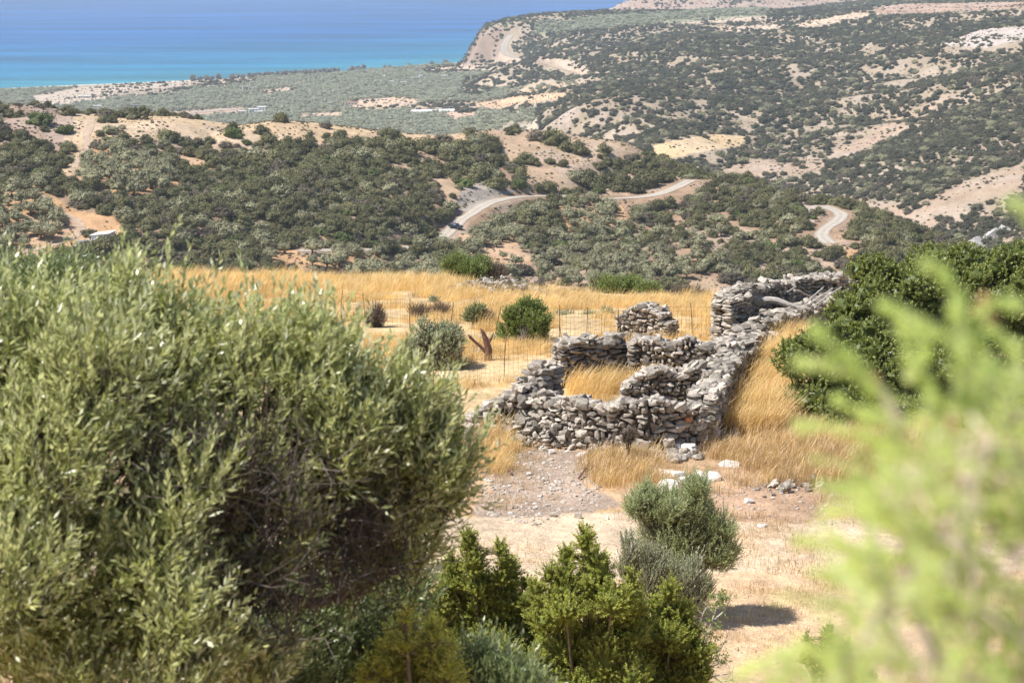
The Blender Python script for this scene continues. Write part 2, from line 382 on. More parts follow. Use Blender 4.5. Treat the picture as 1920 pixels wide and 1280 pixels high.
def plain(name, c, rough=.6, metal=0, spec=.4):
    m, ns, ls = nodes(name); tc = N(ns, 'ShaderNodeTexCoord'); n1 = N(ns, 'ShaderNodeTexNoise', i_Scale=2.5, i_Detail=4); ls.new(tc.outputs['Object'], n1.inputs['Vector'])
    p = N(ns, 'ShaderNodeBsdfPrincipled', i_Roughness=rough, i_Metallic=metal); p.inputs['Specular IOR Level'].default_value = spec
    ls.new(mixc(ns, ls, n1.outputs['Fac'], tuple(v * .8 for v in c), tuple(min(v * 1.15, 1) for v in c)), p.inputs['Base Color'])
    out = N(ns, 'ShaderNodeOutputMaterial'); ls.new(p.outputs[0], out.inputs[0]); return m

# ---------------------------------------------------------------- what grows and lies where (zones of real ground)
# each: outline, nearest and farthest distance, plant density, kind of plant, ground colour
ORANGE = (.50, .31, .17); PALE = (.52, .38, .24); PINK = (.43, .31, .21); STRAW = (.60, .42, .21)
ZONES = [
 ([(0, 160), (100, 178), (150, 190), (160, 218), (135, 250), (118, 285), (60, 258), (0, 245)], 450, 820, .10, None, (.35, .25, .19)),
 ([(150, 190), (420, 195), (560, 200), (700, 218), (860, 228), (880, 272), (760, 270), (640, 262), (560, 275), (500, 262), (430, 275), (330, 262), (250, 262), (205, 268), (195, 250), (150, 330), (110, 345), (105, 330), (140, 290), (120, 262)], 450, 820, .07, None, PALE),
 ([(425, 272), (470, 262), (560, 300), (520, 315), (440, 300)], 450, 820, .3, None, (.42, .31, .21)),
 ([(330, 290), (420, 300), (400, 325), (350, 315)], 450, 820, .4, None, ORANGE),
 ([(150, 340), (148, 290), (195, 272), (260, 296), (335, 315), (335, 350), (250, 368), (165, 352)], 450, 820, 1.0, 'olive', ORANGE),
 ([(640, 258), (700, 250), (760, 262), (830, 310), (860, 350), (870, 385), (850, 390), (800, 350), (740, 320), (700, 290)], 450, 820, .48, None, PINK),
 ([(880, 240), (900, 228), (1000, 226), (1120, 242), (1230, 280), (1180, 305), (1120, 292), (1110, 312), (1150, 345), (1190, 362), (1000, 364), (975, 350), (985, 320), (950, 300)], 450, 820, .08, None, PINK),
 ([(985, 300), (1110, 300), (1150, 340), (1180, 366), (980, 366)], 450, 820, .25, None, PINK),
 ([(868, 352), (905, 340), (975, 358), (925, 372), (875, 398), (850, 400)], 450, 820, .04, None, (.36, .31, .26)),
 ([(1050, 388), (1165, 384), (1190, 432), (1060, 445)], 450, 820, .55, 'olive', ORANGE),
 ([(855, 438), (960, 440), (1012, 500), (880, 492)], 450, 820, .6, 'olive', ORANGE),
 ([(930, 370), (960, 372), (965, 400), (935, 385)], 450, 820, .1, None, PINK),
 ([(560, 480), (700, 476), (830, 486), (700, 500), (560, 497)], 450, 820, .35, 'olive', ORANGE),
 ([(95, 370), (150, 396), (232, 410), (225, 448), (250, 475), (150, 530), (0, 535), (0, 468), (60, 470), (142, 445), (130, 408)], 450, 820, .02, None, ORANGE),
 ([(0, 355), (60, 345), (100, 362), (135, 410), (142, 442), (60, 468), (0, 462)], 450, 820, .75, 'olive', ORANGE),
 ([(480, 470), (560, 465), (560, 500), (520, 500)], 450, 820, .4, 'olive', ORANGE),
 ([(360, 470), (430, 480), (440, 500), (370, 500)], 450, 820, .25, None, ORANGE),
 ([(1280, 525), (1340, 520), (1420, 560), (1290, 560)], 450, 820, .3, 'olive', PINK),
 ([(1490, 376), (1550, 388), (1540, 400), (1522, 425), (1505, 405)], 450, 820, .5, None, (.38, .31, .26)),
 ([(1560, 455), (1620, 470), (1600, 490), (1540, 465)], 450, 820, .2, None, ORANGE),
 ([(560, 470), (1360, 470), (1360, 560), (560, 540)], 450, 820, .93, 'olive2', None),
 ([(850, 395), (1360, 395), (1500, 470), (850, 470)], 450, 820, .93, 'mix', None),
 # the coastal plain
 ([(60, 180), (150, 164), (260, 158), (380, 149), (400, 152), (300, 168), (240, 178), (130, 196), (70, 196)], 1500, 3400, .10, None, (.52, .42, .33)),
 ([(225, 172), (350, 160), (360, 170), (300, 185), (210, 180)], 1500, 3400, .5, None, (.40, .32, .25)),
 ([(355, 150), (480, 146), (480, 156), (400, 168), (350, 164)], 1500, 3400, .5, None, (.50, .40, .30)),
 ([(650, 190), (750, 181), (790, 188), (760, 200), (690, 207), (655, 201)], 1400, 3400, .06, None, (.60, .44, .31)),
 ([(560, 214), (640, 210), (642, 216), (565, 219)], 1400, 3400, .0, None, (.58, .42, .30)),
 ([(480, 172), (540, 164), (556, 169), (500, 177)], 1400, 3400, .1, None, (.56, .43, .32)),
 ([(285, 212), (450, 202), (465, 208), (300, 221)], 1400, 3400, .03, None, (.46, .33, .25)),
 ([(755, 194), (900, 190), (900, 206), (770, 208)], 1400, 3400, .35, None, (.45, .34, .25)),
 ([(835, 212), (895, 201), (895, 218), (845, 226)], 1200, 3400, .05, None, (.55, .38, .27)),
 ([(893, 200), (898, 193), (965, 182), (1065, 172), (1068, 176), (1040, 186), (980, 194), (925, 207)], 1200, 3400, .03, None, (.62, .42, .27)),
 ([(950, 168), (1000, 158), (1090, 150), (1105, 158), (1000, 174), (960, 176)], 1200, 3400, .35, 'orchard', (.52, .38, .26)),
 ([(830, 250), (900, 232), (1000, 200), (1010, 208), (960, 228), (900, 250)], 1200, 3400, .35, 'vine', (.36, .36, .20)),
 ([(905, 250), (960, 228), (1003, 212), (1016, 248), (960, 258)], 1200, 3400, .2, 'vine', (.45, .38, .29)),
 ([(790, 130), (880, 118), (940, 130), (860, 136), (800, 138)], 1400, 3600, .3, None, (.55, .42, .32)),
 ([(870, 145), (1000, 140), (1100, 145), (1080, 152), (960, 162), (890, 185), (860, 180)], 1400, 3400, .62, None, (.45, .36, .26)),
 # the big hills
 ([(1205, 287), (1238, 268), (1340, 251), (1402, 256), (1385, 274), (1300, 287), (1245, 296)], 1100, 1800, .02, None, (.60, .44, .25)),
 ([(1365, 315), (1420, 300), (1520, 292), (1600, 268), (1700, 212), (1790, 172), (1760, 200), (1690, 245), (1600, 290), (1540, 318), (1480, 330), (1370, 332)], 1000, 1800, .25, None, (.42, .31, .23)),
 ([(1570, 368), (1700, 388), (1800, 345), (1925, 305), (1925, 350), (1830, 372), (1730, 430), (1640, 415), (1590, 392)], 800, 1300, .14, None, (.395, .295, .215)),
 ([(1480, 332), (1560, 312), (1700, 248), (1800, 180), (1925, 110), (1925, 300), (1760, 352), (1640, 372), (1560, 372), (1450, 350)], 800, 1900, .985, None, None),
 ([(1560, 195), (1620, 140), (1760, 118), (1800, 130), (1720, 165), (1640, 200)], 1100, 2400, .34, None, None),
 ([(1760, 85), (1840, 55), (1925, 50), (1925, 75), (1850, 90)], 1100, 2600, .12, None, (.50, .43, .38)),
 ([(1630, 16), (1700, 8), (1925, 4), (1925, 14), (1760, 24), (1650, 26)], 1800, 4600, .0, None, (.44, .295, .22)),
 ([(1490, 46), (1600, 24), (1650, 27), (1560, 42), (1500, 52)], 1800, 4600, .02, None, (.62, .46, .33)),
 ([(1320, 52), (1450, 46), (1470, 52), (1380, 60)], 1800, 4600, .05, None, (.58, .44, .33)),
 ([(1200, 44), (1330, 34), (1440, 28), (1440, 36), (1320, 44)], 1800, 4600, .05, None, (.55, .42, .32)),
 ([(1000, 66), (1000, 44), (1130, 34), (1440, 14), (1440, 30), (1260, 44), (1100, 58)], 2900, 4400, .8, 'grove', (.28, .28, .18)),
 ([(926, 114), (938, 97), (947, 99), (960, 108), (985, 110), (965, 118)], 2000, 3600, .05, None, (.54, .41, .31)),
 ([(866, 124), (880, 96), (900, 54), (945, 54), (942, 92), (925, 112), (900, 122)], 2800, 3700, .42, None, (.30, .215, .165)),
 ([(1010, 108), (1060, 112), (1130, 135), (1200, 140), (1180, 152), (1080, 140)], 1800, 3000, .35, None, (.52, .40, .30)),
 ([(1040, 235), (1060, 200), (1090, 205), (1060, 245)], 1300, 2200, .2, None, (.40, .32, .26)),
]
NEAR = [  # ground of the near terrace: outline, colour
 ([(-900, 500), (2800, 500), (2800, 790), (-900, 790)], (.59, .435, .245)),
 ([(860, 540), (930, 523), (1010, 545), (1150, 565), (1060, 572), (900, 560)], (.50, .38, .27)),
 ([(620, 515), (840, 522), (860, 532), (700, 536), (600, 528)], (.52, .40, .30)),
 ([(-900, 790), (2800, 790), (2800, 960), (-900, 960)], (.46, .31, .19)),
 ([(900, 870), (960, 845), (1080, 842), (1130, 880), (1120, 950), (1000, 985), (900, 965)], (.34, .26, .20)),
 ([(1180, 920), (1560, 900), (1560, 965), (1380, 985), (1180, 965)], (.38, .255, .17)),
 ([(-900, 965), (1150, 965), (1400, 975), (2800, 960), (2800, 1075), (-900, 1085)], (.56, .435, .305)),
 ([(-900, 1085), (2800, 1075), (2800, 1700), (-900, 1700)], (.53, .375, .235)),
]
def paint(x, y, z, lay):
    px, py = project(x, y, z)
    wob = 1 / np.maximum(y, 30) * F
    jx = (fbm(x / 14, y / 14, 61, 3) - .5) * 14 * wob * .5; jy = jx * .22
    far = lay > 0
    n1 = fbm(x / 22, y / 22, 62, 4)[:, None]; n2 = fbm(x / 5, y / 5, 63, 3)[:, None]
    C = np.zeros((len(x), 3))
    base = {0: (.48, .33, .17), 1: (.33, .225, .15), 2: (.30, .27, .19), 3: (.355, .28, .20), 4: (.44, .31, .24)}
    for k, v in base.items(): C[lay == k] = v
    m1 = lay == 1
    for poly, c in NEAR:
        pj = in_poly(px + (fbm(x / 2.2, y / 2.2, 66, 3) - .5) * 2.2 * wob, py + (fbm(x / 2.2, y / 2.2, 67, 3) - .5) * 1.3 * wob * .25, poly) & (lay == 0) & (y > 25)
        C[pj] = c
    for poly, d0, d1, den, kind, c in ZONES:
        if c is None: continue
        q = in_poly(px + jx * .4, py + jy * .5, poly) & (y > d0) & (y < d1) & far
        C[q] = c
    # grey scree and reddish earth patches
    C = np.where(far[:, None] & (n1 > .56), C * .72 + np.array([.42, .36, .31]) * .28, C)
    C = C * (0.78 + .44 * n2) * (0.86 + .28 * n1)
    near = (lay == 0)[:, None]
    g = fbm(x / .7, y / .7, 68, 3)[:, None]
    C = np.where(near, C * (.78 + .44 * g), C)
    # beach and shallow bottom
    sh = shore_d(np.clip(px, -2400, 4000)) - y
    beach = (lay == 2) & (sh < 42) & (y > 1500)
    C[beach] = (.60, .52, .43)
    C[(lay == 3) & (z < 3)] = (.35, .30, .26)
    return np.clip(C, .02, .9)
def density(x, y, z, lay):
    px, py = project(x, y, z); px2, py2 = project(x, y, z + 3.2)
    D = np.array([0, .95, .92, .73, .18])[lay].astype(float); K = np.array([0, 1, 2, 1, 1])[lay]        # 1 scrub, 2 olive
    hit_ = np.zeros(len(x), bool)
    names = {None: 1, 'olive': 2, 'orchard': 2, 'grove': 2, 'vine': 2}
    for poly, d0, d1, den, kind, c in ZONES:
        q = in_poly(px, py, poly)
        if den < .5 and kind is None: q |= in_poly(px2, py2, poly) & (y > 900)
        q &= (y > d0) & (y < d1) & ~hit_
        D[q] = den
        if kind == 'olive2': K[q] = np.where(rng.random(q.sum()) < .6, 2, 1)
        elif kind == 'mix': K[q] = np.where(rng.random(q.sum()) < .3, 2, 1)
        else: K[q] = names[kind]
        hit_ |= q
    sh = shore_d(np.clip(px, -2400, 4000)) - y
    b = (lay == 2) & (sh < 95); D[b] = .12; K[b] = 1; D[(lay == 2) & (sh < 45)] = 0
    D[z < 1.2] = 0
    return D, K

# ---------------------------------------------------------------- build the ground
ny, nx = GXX.shape
Vt = np.stack([GXX.ravel(), GYY.ravel(), ZZ.ravel()], -1)
idx = np.arange(ny * nx).reshape(ny, nx)
Ft = np.stack([idx[:-1, :-1], idx[:-1, 1:], idx[1:, 1:], idx[1:, :-1]], -1).reshape(-1, 4)
keep = (ZZ.ravel()[Ft] > -22).any(1)
Ft = Ft[keep]
alb = paint(Vt[:, 0], Vt[:, 1], Vt[:, 2], LAYER.ravel())
m, ns, ls = nodes('ground_soil'); tc = N(ns, 'ShaderNodeTexCoord'); at_ = N(ns, 'ShaderNodeAttribute', attribute_name='albedo')
c = at_.outputs['Color']
ns1 = []
for sc_, lo, hi, a, b in ((22, .36, .64, .72, 1.22), (3.2, .35, .65, .82, 1.16), (.35, .35, .65, .86, 1.12)):
    n1 = N(ns, 'ShaderNodeTexNoise', i_Scale=sc_, i_Detail=5, i_Roughness=.65); ls.new(tc.outputs['Object'], n1.inputs['Vector']); ns1.append(n1)
    c = mixc(ns, ls, 1.0, c, maprange(ns, ls, n1.outputs['Fac'], lo, hi, a, b), 'MULTIPLY')
p = N(ns, 'ShaderNodeBsdfPrincipled', i_Roughness=.95); p.inputs['Specular IOR Level'].default_value = .1; ls.new(c, p.inputs['Base Color'])
b1 = N(ns, 'ShaderNodeBump', i_Strength=.7, i_Distance=.035); ls.new(ns1[0].outputs['Fac'], b1.inputs['Height'])
b2 = N(ns, 'ShaderNodeBump', i_Strength=.5, i_Distance=.8); ls.new(ns1[2].outputs['Fac'], b2.inputs['Height']); ls.new(b1.outputs[0], b2.inputs['Normal']); ls.new(b2.outputs[0], p.inputs['Normal'])
out = N(ns, 'ShaderNodeOutputMaterial'); ls.new(p.outputs[0], out.inputs[0]); MAT_GROUND = m
g_o = mk('terrain', Vt, [Ft], [m], smooth=True, vcol=alb); g_o['kind'] = 'structure'
del Vt, Ft, idx

# the sea: one flat sheet, turquoise over the shallows and deep blue farther out
m, ns, ls = nodes('sea_water'); at_ = N(ns, 'ShaderNodeAttribute', attribute_name='albedo'); tc = N(ns, 'ShaderNodeTexCoord')
mp = N(ns, 'ShaderNodeMapping'); mp.inputs['Scale'].default_value = (.0012, .006, 1); mp.inputs['Rotation'].default_value = (0, 0, .12); ls.new(tc.outputs['Object'], mp.inputs[0])
n1 = N(ns, 'ShaderNodeTexNoise', i_Scale=1.0, i_Detail=6, i_Roughness=.6); ls.new(mp.outputs[0], n1.inputs['Vector'])
mp2 = N(ns, 'ShaderNodeMapping'); mp2.inputs['Scale'].default_value = (.03, .07, 1); ls.new(tc.outputs['Object'], mp2.inputs[0])
n2 = N(ns, 'ShaderNodeTexNoise', i_Scale=1.0, i_Detail=4, i_Roughness=.7); ls.new(mp2.outputs[0], n2.inputs['Vector'])
c = mixc(ns, ls, 1.0, at_.outputs['Color'], maprange(ns, ls, n1.outputs['Fac'], .35, .65, .66, 1.30), 'MULTIPLY')
c = mixc(ns, ls, 1.0, c, maprange(ns, ls, n2.outputs['Fac'], .35, .65, .86, 1.14), 'MULTIPLY')
n3 = N(ns, 'ShaderNodeTexNoise', i_Scale=4.0, i_Detail=2); ls.new(mp2.outputs[0], n3.inputs['Vector'])
c = mixc(ns, ls, maprange(ns, ls, n3.outputs['Fac'], .73, .76, 0, .6), c, (.7, .75, .8))
p = N(ns, 'ShaderNodeBsdfPrincipled', i_Roughness=.45, i_IOR=1.33); ls.new(c, p.inputs['Base Color']); p.inputs['Specular IOR Level'].default_value = .25
bb = N(ns, 'ShaderNodeBump', i_Strength=.5, i_Distance=1.0); ls.new(n2.outputs['Fac'], bb.inputs['Height']); ls.new(bb.outputs[0], p.inputs['Normal'])
out = N(ns, 'ShaderNodeOutputMaterial'); ls.new(p.outputs[0], out.inputs[0])
sx = np.linspace(-6400, 8200, 147); sy_ = np.concatenate([np.linspace(1500, 5000, 120), np.geomspace(5100, 24000, 60)])
X, Y = np.meshgrid(sx, sy_); px_ = X / Y * cp * F + 960
sh = Y - shore_d(np.clip(px_, -2400, 4000))
sh = np.minimum(sh, 3000); sh = np.where(px_ > 880, np.maximum(sh, np.clip((px_ - 880) * 6, 0, 600)), sh)
k1 = sstep(-20, 380, sh)[..., None]; k2 = sstep(200, 1700, sh)[..., None]; k3 = sstep(1200, 4000, Y - 2800)[..., None]
wc = np.array([.045, .235, .31]) * (1 - k1) + np.array([.014, .165, .31]) * k1
wc = wc * (1 - k2) + np.array([.004, .108, .335]) * k2
wc = wc * (1 - k3) + np.array([.005, .104, .345]) * k3
ii = np.arange(X.size).reshape(X.shape)
sea = mk('sea', np.stack([X.ravel(), Y.ravel(), 0 * X.ravel()], -1), [np.stack([ii[:-1, :-1], ii[:-1, 1:], ii[1:, 1:], ii[1:, :-1]], -1).reshape(-1, 4)], [m], smooth=True, vcol=wc.reshape(-1, 3)); sea['kind'] = 'structure'

# roads: a slightly raised ribbon of gravel with paler wheel tracks
m, ns, ls = nodes('road_gravel'); at_ = N(ns, 'ShaderNodeAttribute', attribute_name='tint'); tc = N(ns, 'ShaderNodeTexCoord')
n1 = N(ns, 'ShaderNodeTexNoise', i_Scale=.8, i_Detail=6, i_Roughness=.7); ls.new(tc.outputs['Object'], n1.inputs['Vector'])
c = mixc(ns, ls, at_.outputs['Fac'], (.33, .285, .235), (.48, .43, .365)); c = mixc(ns, ls, 1.0, c, maprange(ns, ls, n1.outputs['Fac'], .3, .7, .78, 1.15), 'MULTIPLY')
p = N(ns, 'ShaderNodeBsdfPrincipled', i_Roughness=.95); p.inputs['Specular IOR Level'].default_value = .1; ls.new(c, p.inputs['Base Color']); out = N(ns, 'ShaderNodeOutputMaterial'); ls.new(p.outputs[0], out.inputs[0]); MAT_ROAD = m
MAT_TRACK = rough_mat('track_earth', (.34, .25, .18), (.50, .38, .28), .5, 6, .3)
for nm, (line, w, cut) in ROADS.items():
    P = line; T = np.gradient(P[:, :2], axis=0); T = T / (np.linalg.norm(T, axis=1)[:, None] + 1e-9); Nn = np.stack([T[:, 1], -T[:, 0]], -1)
    off = np.linspace(-.5, .5, 9); tnt = np.array([.0, .35, .95, .6, .3, .6, .95, .35, 0])
    e = w * (1 + .5 * (fbm(P[:, 0] / 6, P[:, 1] / 6, 77, 2) - .5))
    XY = P[:, None, :2] + Nn[:, None] * off[None, :, None] * e[:, None, None]
    zz = np.maximum(P[:, 2][:, None] + 0 * off, gz(XY[..., 0].ravel(), XY[..., 1].ravel()).reshape(XY.shape[:2])) + .10 + (.1 if P[0, 1] > 1500 else 0)
    V = np.concatenate([XY, zz[..., None]], -1).reshape(-1, 3); q = np.arange(len(V)).reshape(len(P), 9)
    road = mk({'gravel_road_bend': 'gravel_road', 'ridge_track': 'dirt_track', 'hill_track': 'dirt_track', 'plain_road': 'road', 'cliff_road': 'road'}.get(nm, nm), V, [np.stack([q[:-1, :-1], q[:-1, 1:], q[1:, 1:], q[1:, :-1]], -1).reshape(-1, 4)], [MAT_TRACK if 'track' in nm else m], attrs={'tint': np.tile(tnt, len(P))}, smooth=True); road['kind'] = 'structure'
# ---------------------------------------------------------------- foliage geometry
def quads(P, Y, Nrm, L, W, acc, m=0, tint=.5, shape='diamond'):
    """one small leaf per row: centre P, long axis Y, facing Nrm"""
    n = len(P); Y = unit(Y); X = unit(np.cross(Y, Nrm)); L = np.broadcast_to(L, (n,))[:, None]; W = np.broadcast_to(W, (n,))[:, None]
    if shape == 'diamond': V = np.stack([P - Y * L * .5, P + X * W * .5 - Y * L * .05, P + Y * L * .5, P - X * W * .5 - Y * L * .05], 1)
    else: V = np.stack([P - Y * L * .5 - X * W * .5, P - Y * L * .5 + X * W * .5, P + Y * L * .5 + X * W * .3, P + Y * L * .5 - X * W * .3], 1)
    acc.add(V.reshape(-1, 3), [np.arange(n * 4).reshape(n, 4)], m, np.repeat(np.broadcast_to(tint, (n,)), 4))
def rdir(n): return unit(rng.normal(size=(n, 3)))
_ico = {}
def ico(sub):
    if sub not in _ico:
        bm = bmesh.new(); bmesh.ops.create_icosphere(bm, subdivisions=sub, radius=1); _ico[sub] = (np.array([v.co[:] for v in bm.verts]), np.array([[v.index for v in f.verts] for f in bm.faces])); bm.free()
    return _ico[sub]
def lump(acc, c, r, sub=2, rough=.25, m=0, tint=.2, squash=1, seed=0):
    V, Fc = ico(sub); k = 1 + rough * (fbm(V[:, 0] * 2 + seed, V[:, 1] * 2 + V[:, 2] * 1.7 + seed, seed, 3) - .5) * 2
    acc.add(V * k[:, None] * np.array([1, 1, squash]) * np.asarray(r) + np.asarray(c), [Fc], m, tint)
def shrub_mesh(name, mat, clumps=22, leaves=34, flat=.75, leaf=.13, seed=1, loose=.0, up=.3, narrow=.62):
    """unit shrub: about 2 wide, sitting on z=0"""
    a = Acc(); V = []
    for k in range(clumps):
        th = rng.random() * 2 * math.pi; ph = math.acos(rng.random() ** .8); rr = .55 + .28 * rng.random()
        V.append([math.cos(th) * math.sin(ph) * rr, math.sin(th) * math.sin(ph) * rr, .12 + math.cos(ph) * rr * flat * 1.3])
    V = np.array(V)
    lump(a, (0, 0, .38 * flat), .62, 2, .35, 0, .15, flat, seed)
    for k, c in enumerate(V):
        r = .24 + .16 * rng.random(); d = rdir(leaves); d[:, 2] = np.abs(d[:, 2]) * .9 - .15; d = unit(d)
        P = c + d * r * (.75 + .4 * rng.random((leaves, 1))) * np.array([1, 1, .85]); P[:, 2] = np.maximum(P[:, 2], .02)
        quads(P, unit(rdir(leaves) + np.array([0, 0, up])), unit(d + .7 * rdir(leaves)), leaf * (.7 + .7 * rng.random(leaves)), leaf * narrow * (.7 + .6 * rng.random(leaves)), a, 0, np.clip(.25 + .35 * rng.random() + .4 * rng.random(leaves), 0, 1))
        lump(a, c * .93, r * .72, 1, .3, 0, .2, .85, seed + k)
    o = a.build(name, [mat]); me = o.data; bpy.data.objects.remove(o); return me
M_SCRUB = leaf_mat('leaf_dark_scrub', (.080, .076, .034), (.215, .205, .098), trans=.0, rough=.7, var=.32, spec=.2)
M_HEATH = leaf_mat('leaf_brown_heath', (.095, .078, .055), (.215, .185, .135), trans=.0, rough=.8, var=.3, spec=.1)
M_GREEN = leaf_mat('leaf_fresh_scrub', (.06, .08, .02), (.16, .19, .06), trans=.0, rough=.7, var=.2, spec=.2)
M_OLIVEF = leaf_mat('leaf_grey_olive', (.185, .175, .095), (.41, .40, .25), trans=.0, rough=.65, var=.22, spec=.25)
M_TAMAR = leaf_mat('leaf_tamarisk', (.15, .125, .105), (.30, .26, .22), trans=.0, rough=.8, var=.15, spec=.1)
M_BARK = rough_mat('bark_grey_brown', (.07, .052, .04), (.16, .13, .10), 30, 5, .6, attr=.2)
def mesh_set(fn): return fn
SH = [shrub_mesh('shrub', M_SCRUB, 22, 34, .72, seed=1), shrub_mesh('shrub', M_SCRUB, 26, 30, .85, seed=2), shrub_mesh('shrub', M_SCRUB, 18, 36, .55, seed=3), shrub_mesh('shrub', M_HEATH, 22, 34, .60, leaf=.11, seed=4),
      shrub_mesh('shrub', M_OLIVEF, 22, 34, .75, leaf=.12, seed=5), shrub_mesh('shrub', M_GREEN, 24, 34, .62, seed=6)]
SH_NAME = ['dark green', 'tall green', 'low dark green', 'brownish grey', 'silvery grey-green', 'fresh green']
def olive_crown(seed):
    a = Acc(); 
    for k in range(20):
        th = rng.random() * 6.283; ph = math.acos(1 - 1.5 * rng.random()); rr = .52 + .3 * rng.random(); c = np.array([math.cos(th) * math.sin(ph) * rr, math.sin(th) * math.sin(ph) * rr, .95 + math.cos(ph) * rr * .75])
        r = .24 + .15 * rng.random(); n = 36; d = rdir(n); P = c + d * r * (.7 + .5 * rng.random((n, 1)))
        quads(P, unit(rdir(n) + np.array([0, 0, .6])), unit(d + .7 * rdir(n)), .15 * (.7 + .7 * rng.random(n)), .07 * (.7 + .6 * rng.random(n)), a, 0, np.clip(.2 + .4 * rng.random() + .4 * rng.random(n), 0, 1))
        lump(a, c * .95, r * .6, 1, .3, 0, .15, .9, seed + k)
    lump(a, (0, 0, .9), .55, 2, .35, 0, .1, .8, seed)
    o = a.build('crown', [M_OLIVEF]); me = o.data; bpy.data.objects.remove(o); return me
def olive_trunk(seed):
    a = Acc()
    a.tube([(0, 0, -.15), (.02, .02, .15), (-.03, .03, .35), (.02, 0, .55)], [.13, .095, .085, .07], k=7)
    for t in range(3):
        th = t * 2.1 + seed; a.tube([(.0, 0, .4), (.14 * math.cos(th), .14 * math.sin(th), .58), (.38 * math.cos(th), .38 * math.sin(th), .9)], [.06, .045, .015], k=5)
    o = a.build('trunk', [M_BARK]); me = o.data; bpy.data.objects.remove(o); return me
OC = [olive_crown(11), olive_crown(12), olive_crown(13)]; OT = [olive_trunk(0), olive_trunk(1)]

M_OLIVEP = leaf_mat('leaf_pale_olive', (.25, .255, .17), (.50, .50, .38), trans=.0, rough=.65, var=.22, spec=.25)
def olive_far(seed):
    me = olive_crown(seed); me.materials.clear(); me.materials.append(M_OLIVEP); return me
M_FARS = leaf_mat('leaf_far_scrub', (.052, .052, .032), (.150, .145, .090), trans=.0, rough=.75, var=.35, spec=.15)
SF = [shrub_mesh('shrub', M_FARS, 20, 26, .72, leaf=.15, seed=31), shrub_mesh('shrub', M_FARS, 20, 26, .9, leaf=.15, seed=32), shrub_mesh('shrub', M_FARS, 16, 26, .55, leaf=.15, seed=33)]
OF = [olive_far(21), olive_far(22), olive_far(23)]

# ---------------------------------------------------------------- where the scrub and the olives stand
def jgrid(x0, x1, y0, y1, s, rot=0, jit=.9):
    X, Y = np.meshgrid(np.arange(x0, x1, s), np.arange(y0, y1, s)); X = X.ravel() + (rng.random(X.size) - .5) * s * jit; Y = Y.ravel() + (rng.random(Y.size) - .5) * s * jit
    if rot: c, s_ = math.cos(rot), math.sin(rot); mx, my = (x0 + x1) / 2, (y0 + y1) / 2; X, Y = mx + (X - mx) * c - (Y - my) * s_, my + (X - mx) * s_ + (Y - my) * c
    return X, Y
PL = []
def seed_plants(x0, x1, y0, y1, s, layers, kinds, size, rot=0, jit=.9, patch=None, edge=320):
    X, Y = jgrid(x0, x1, y0, y1, s, rot, jit)
    q = (Y > 60) & (np.abs(X / np.maximum(Y, 1)) < .33); X, Y = X[q], Y[q]
    L = glayer(X, Y); q = np.isin(L, layers); X, Y, L = X[q], Y[q], L[q]
    Z = gz(X, Y); q = visible(X, Y, Z, 7); X, Y, Z, L = X[q], Y[q], Z[q], L[q]
    px, _ = project(X, Y, Z); q = (px > -edge) & (px < 1920 + edge); X, Y, Z, L = X[q], Y[q], Z[q], L[q]
    D, K = density(X, Y, Z, L)
    pn = fbm(X / 26 + 9, Y / 40, 81, 3); thr = D if patch is None else D
    wp = np.where(L >= 2, .44, .5); r = wp * sstep(.28, .72, pn) + (1 - wp) * rng.random(len(X))
    # quantile-like remap so that D is about the kept share
    ok = r < np.interp(D, [0, .05, .25, .5, .75, .93, 1], [0, .16, .36, .50, .63, .80, 1.01])
    ok &= np.isin(K, kinds)
    rk = gz(X, Y, ROADK); ok &= rk < .02
    X, Y, Z, K, L = X[ok], Y[ok], Z[ok], K[ok], L[ok]
    S = size * (.55 + .9 * rng.random(len(X)) ** 1.4) * (.8 + .4 * fbm(X / 50, Y / 50, 82, 2)) * 1.0
    S = np.where(D[ok] < .2, S * .8, S)
    PL.append(np.stack([X, Y, Z, K, L, S], -1))
seed_plants(-260, 260, 455, 800, 3.3, [1], [1], 2.7)
seed_plants(-260, 260, 455, 800, 3.9, [1], [2], 2.55, rot=.12, jit=.45)
seed_plants(-420, 820, 800, 2500, 5.0, [3], [1], 3.1)
seed_plants(-420, 1100, 2500, 3900, 6.2, [3], [1, 2], 3.4)
seed_plants(150, 1100, 4000, 5000, 10, [4], [1], 4.5)
seed_plants(-780, 420, 1500, 3500, 6.2, [2], [2], 2.9, rot=.1, jit=.55)
seed_plants(-780, 420, 1500, 3500, 6.2, [2], [1], 3.0)
seed_plants(-300, 420, 1300, 2600, 6.0, [3], [2], 3.0, rot=.1, jit=.4)
PL = np.vstack(PL)
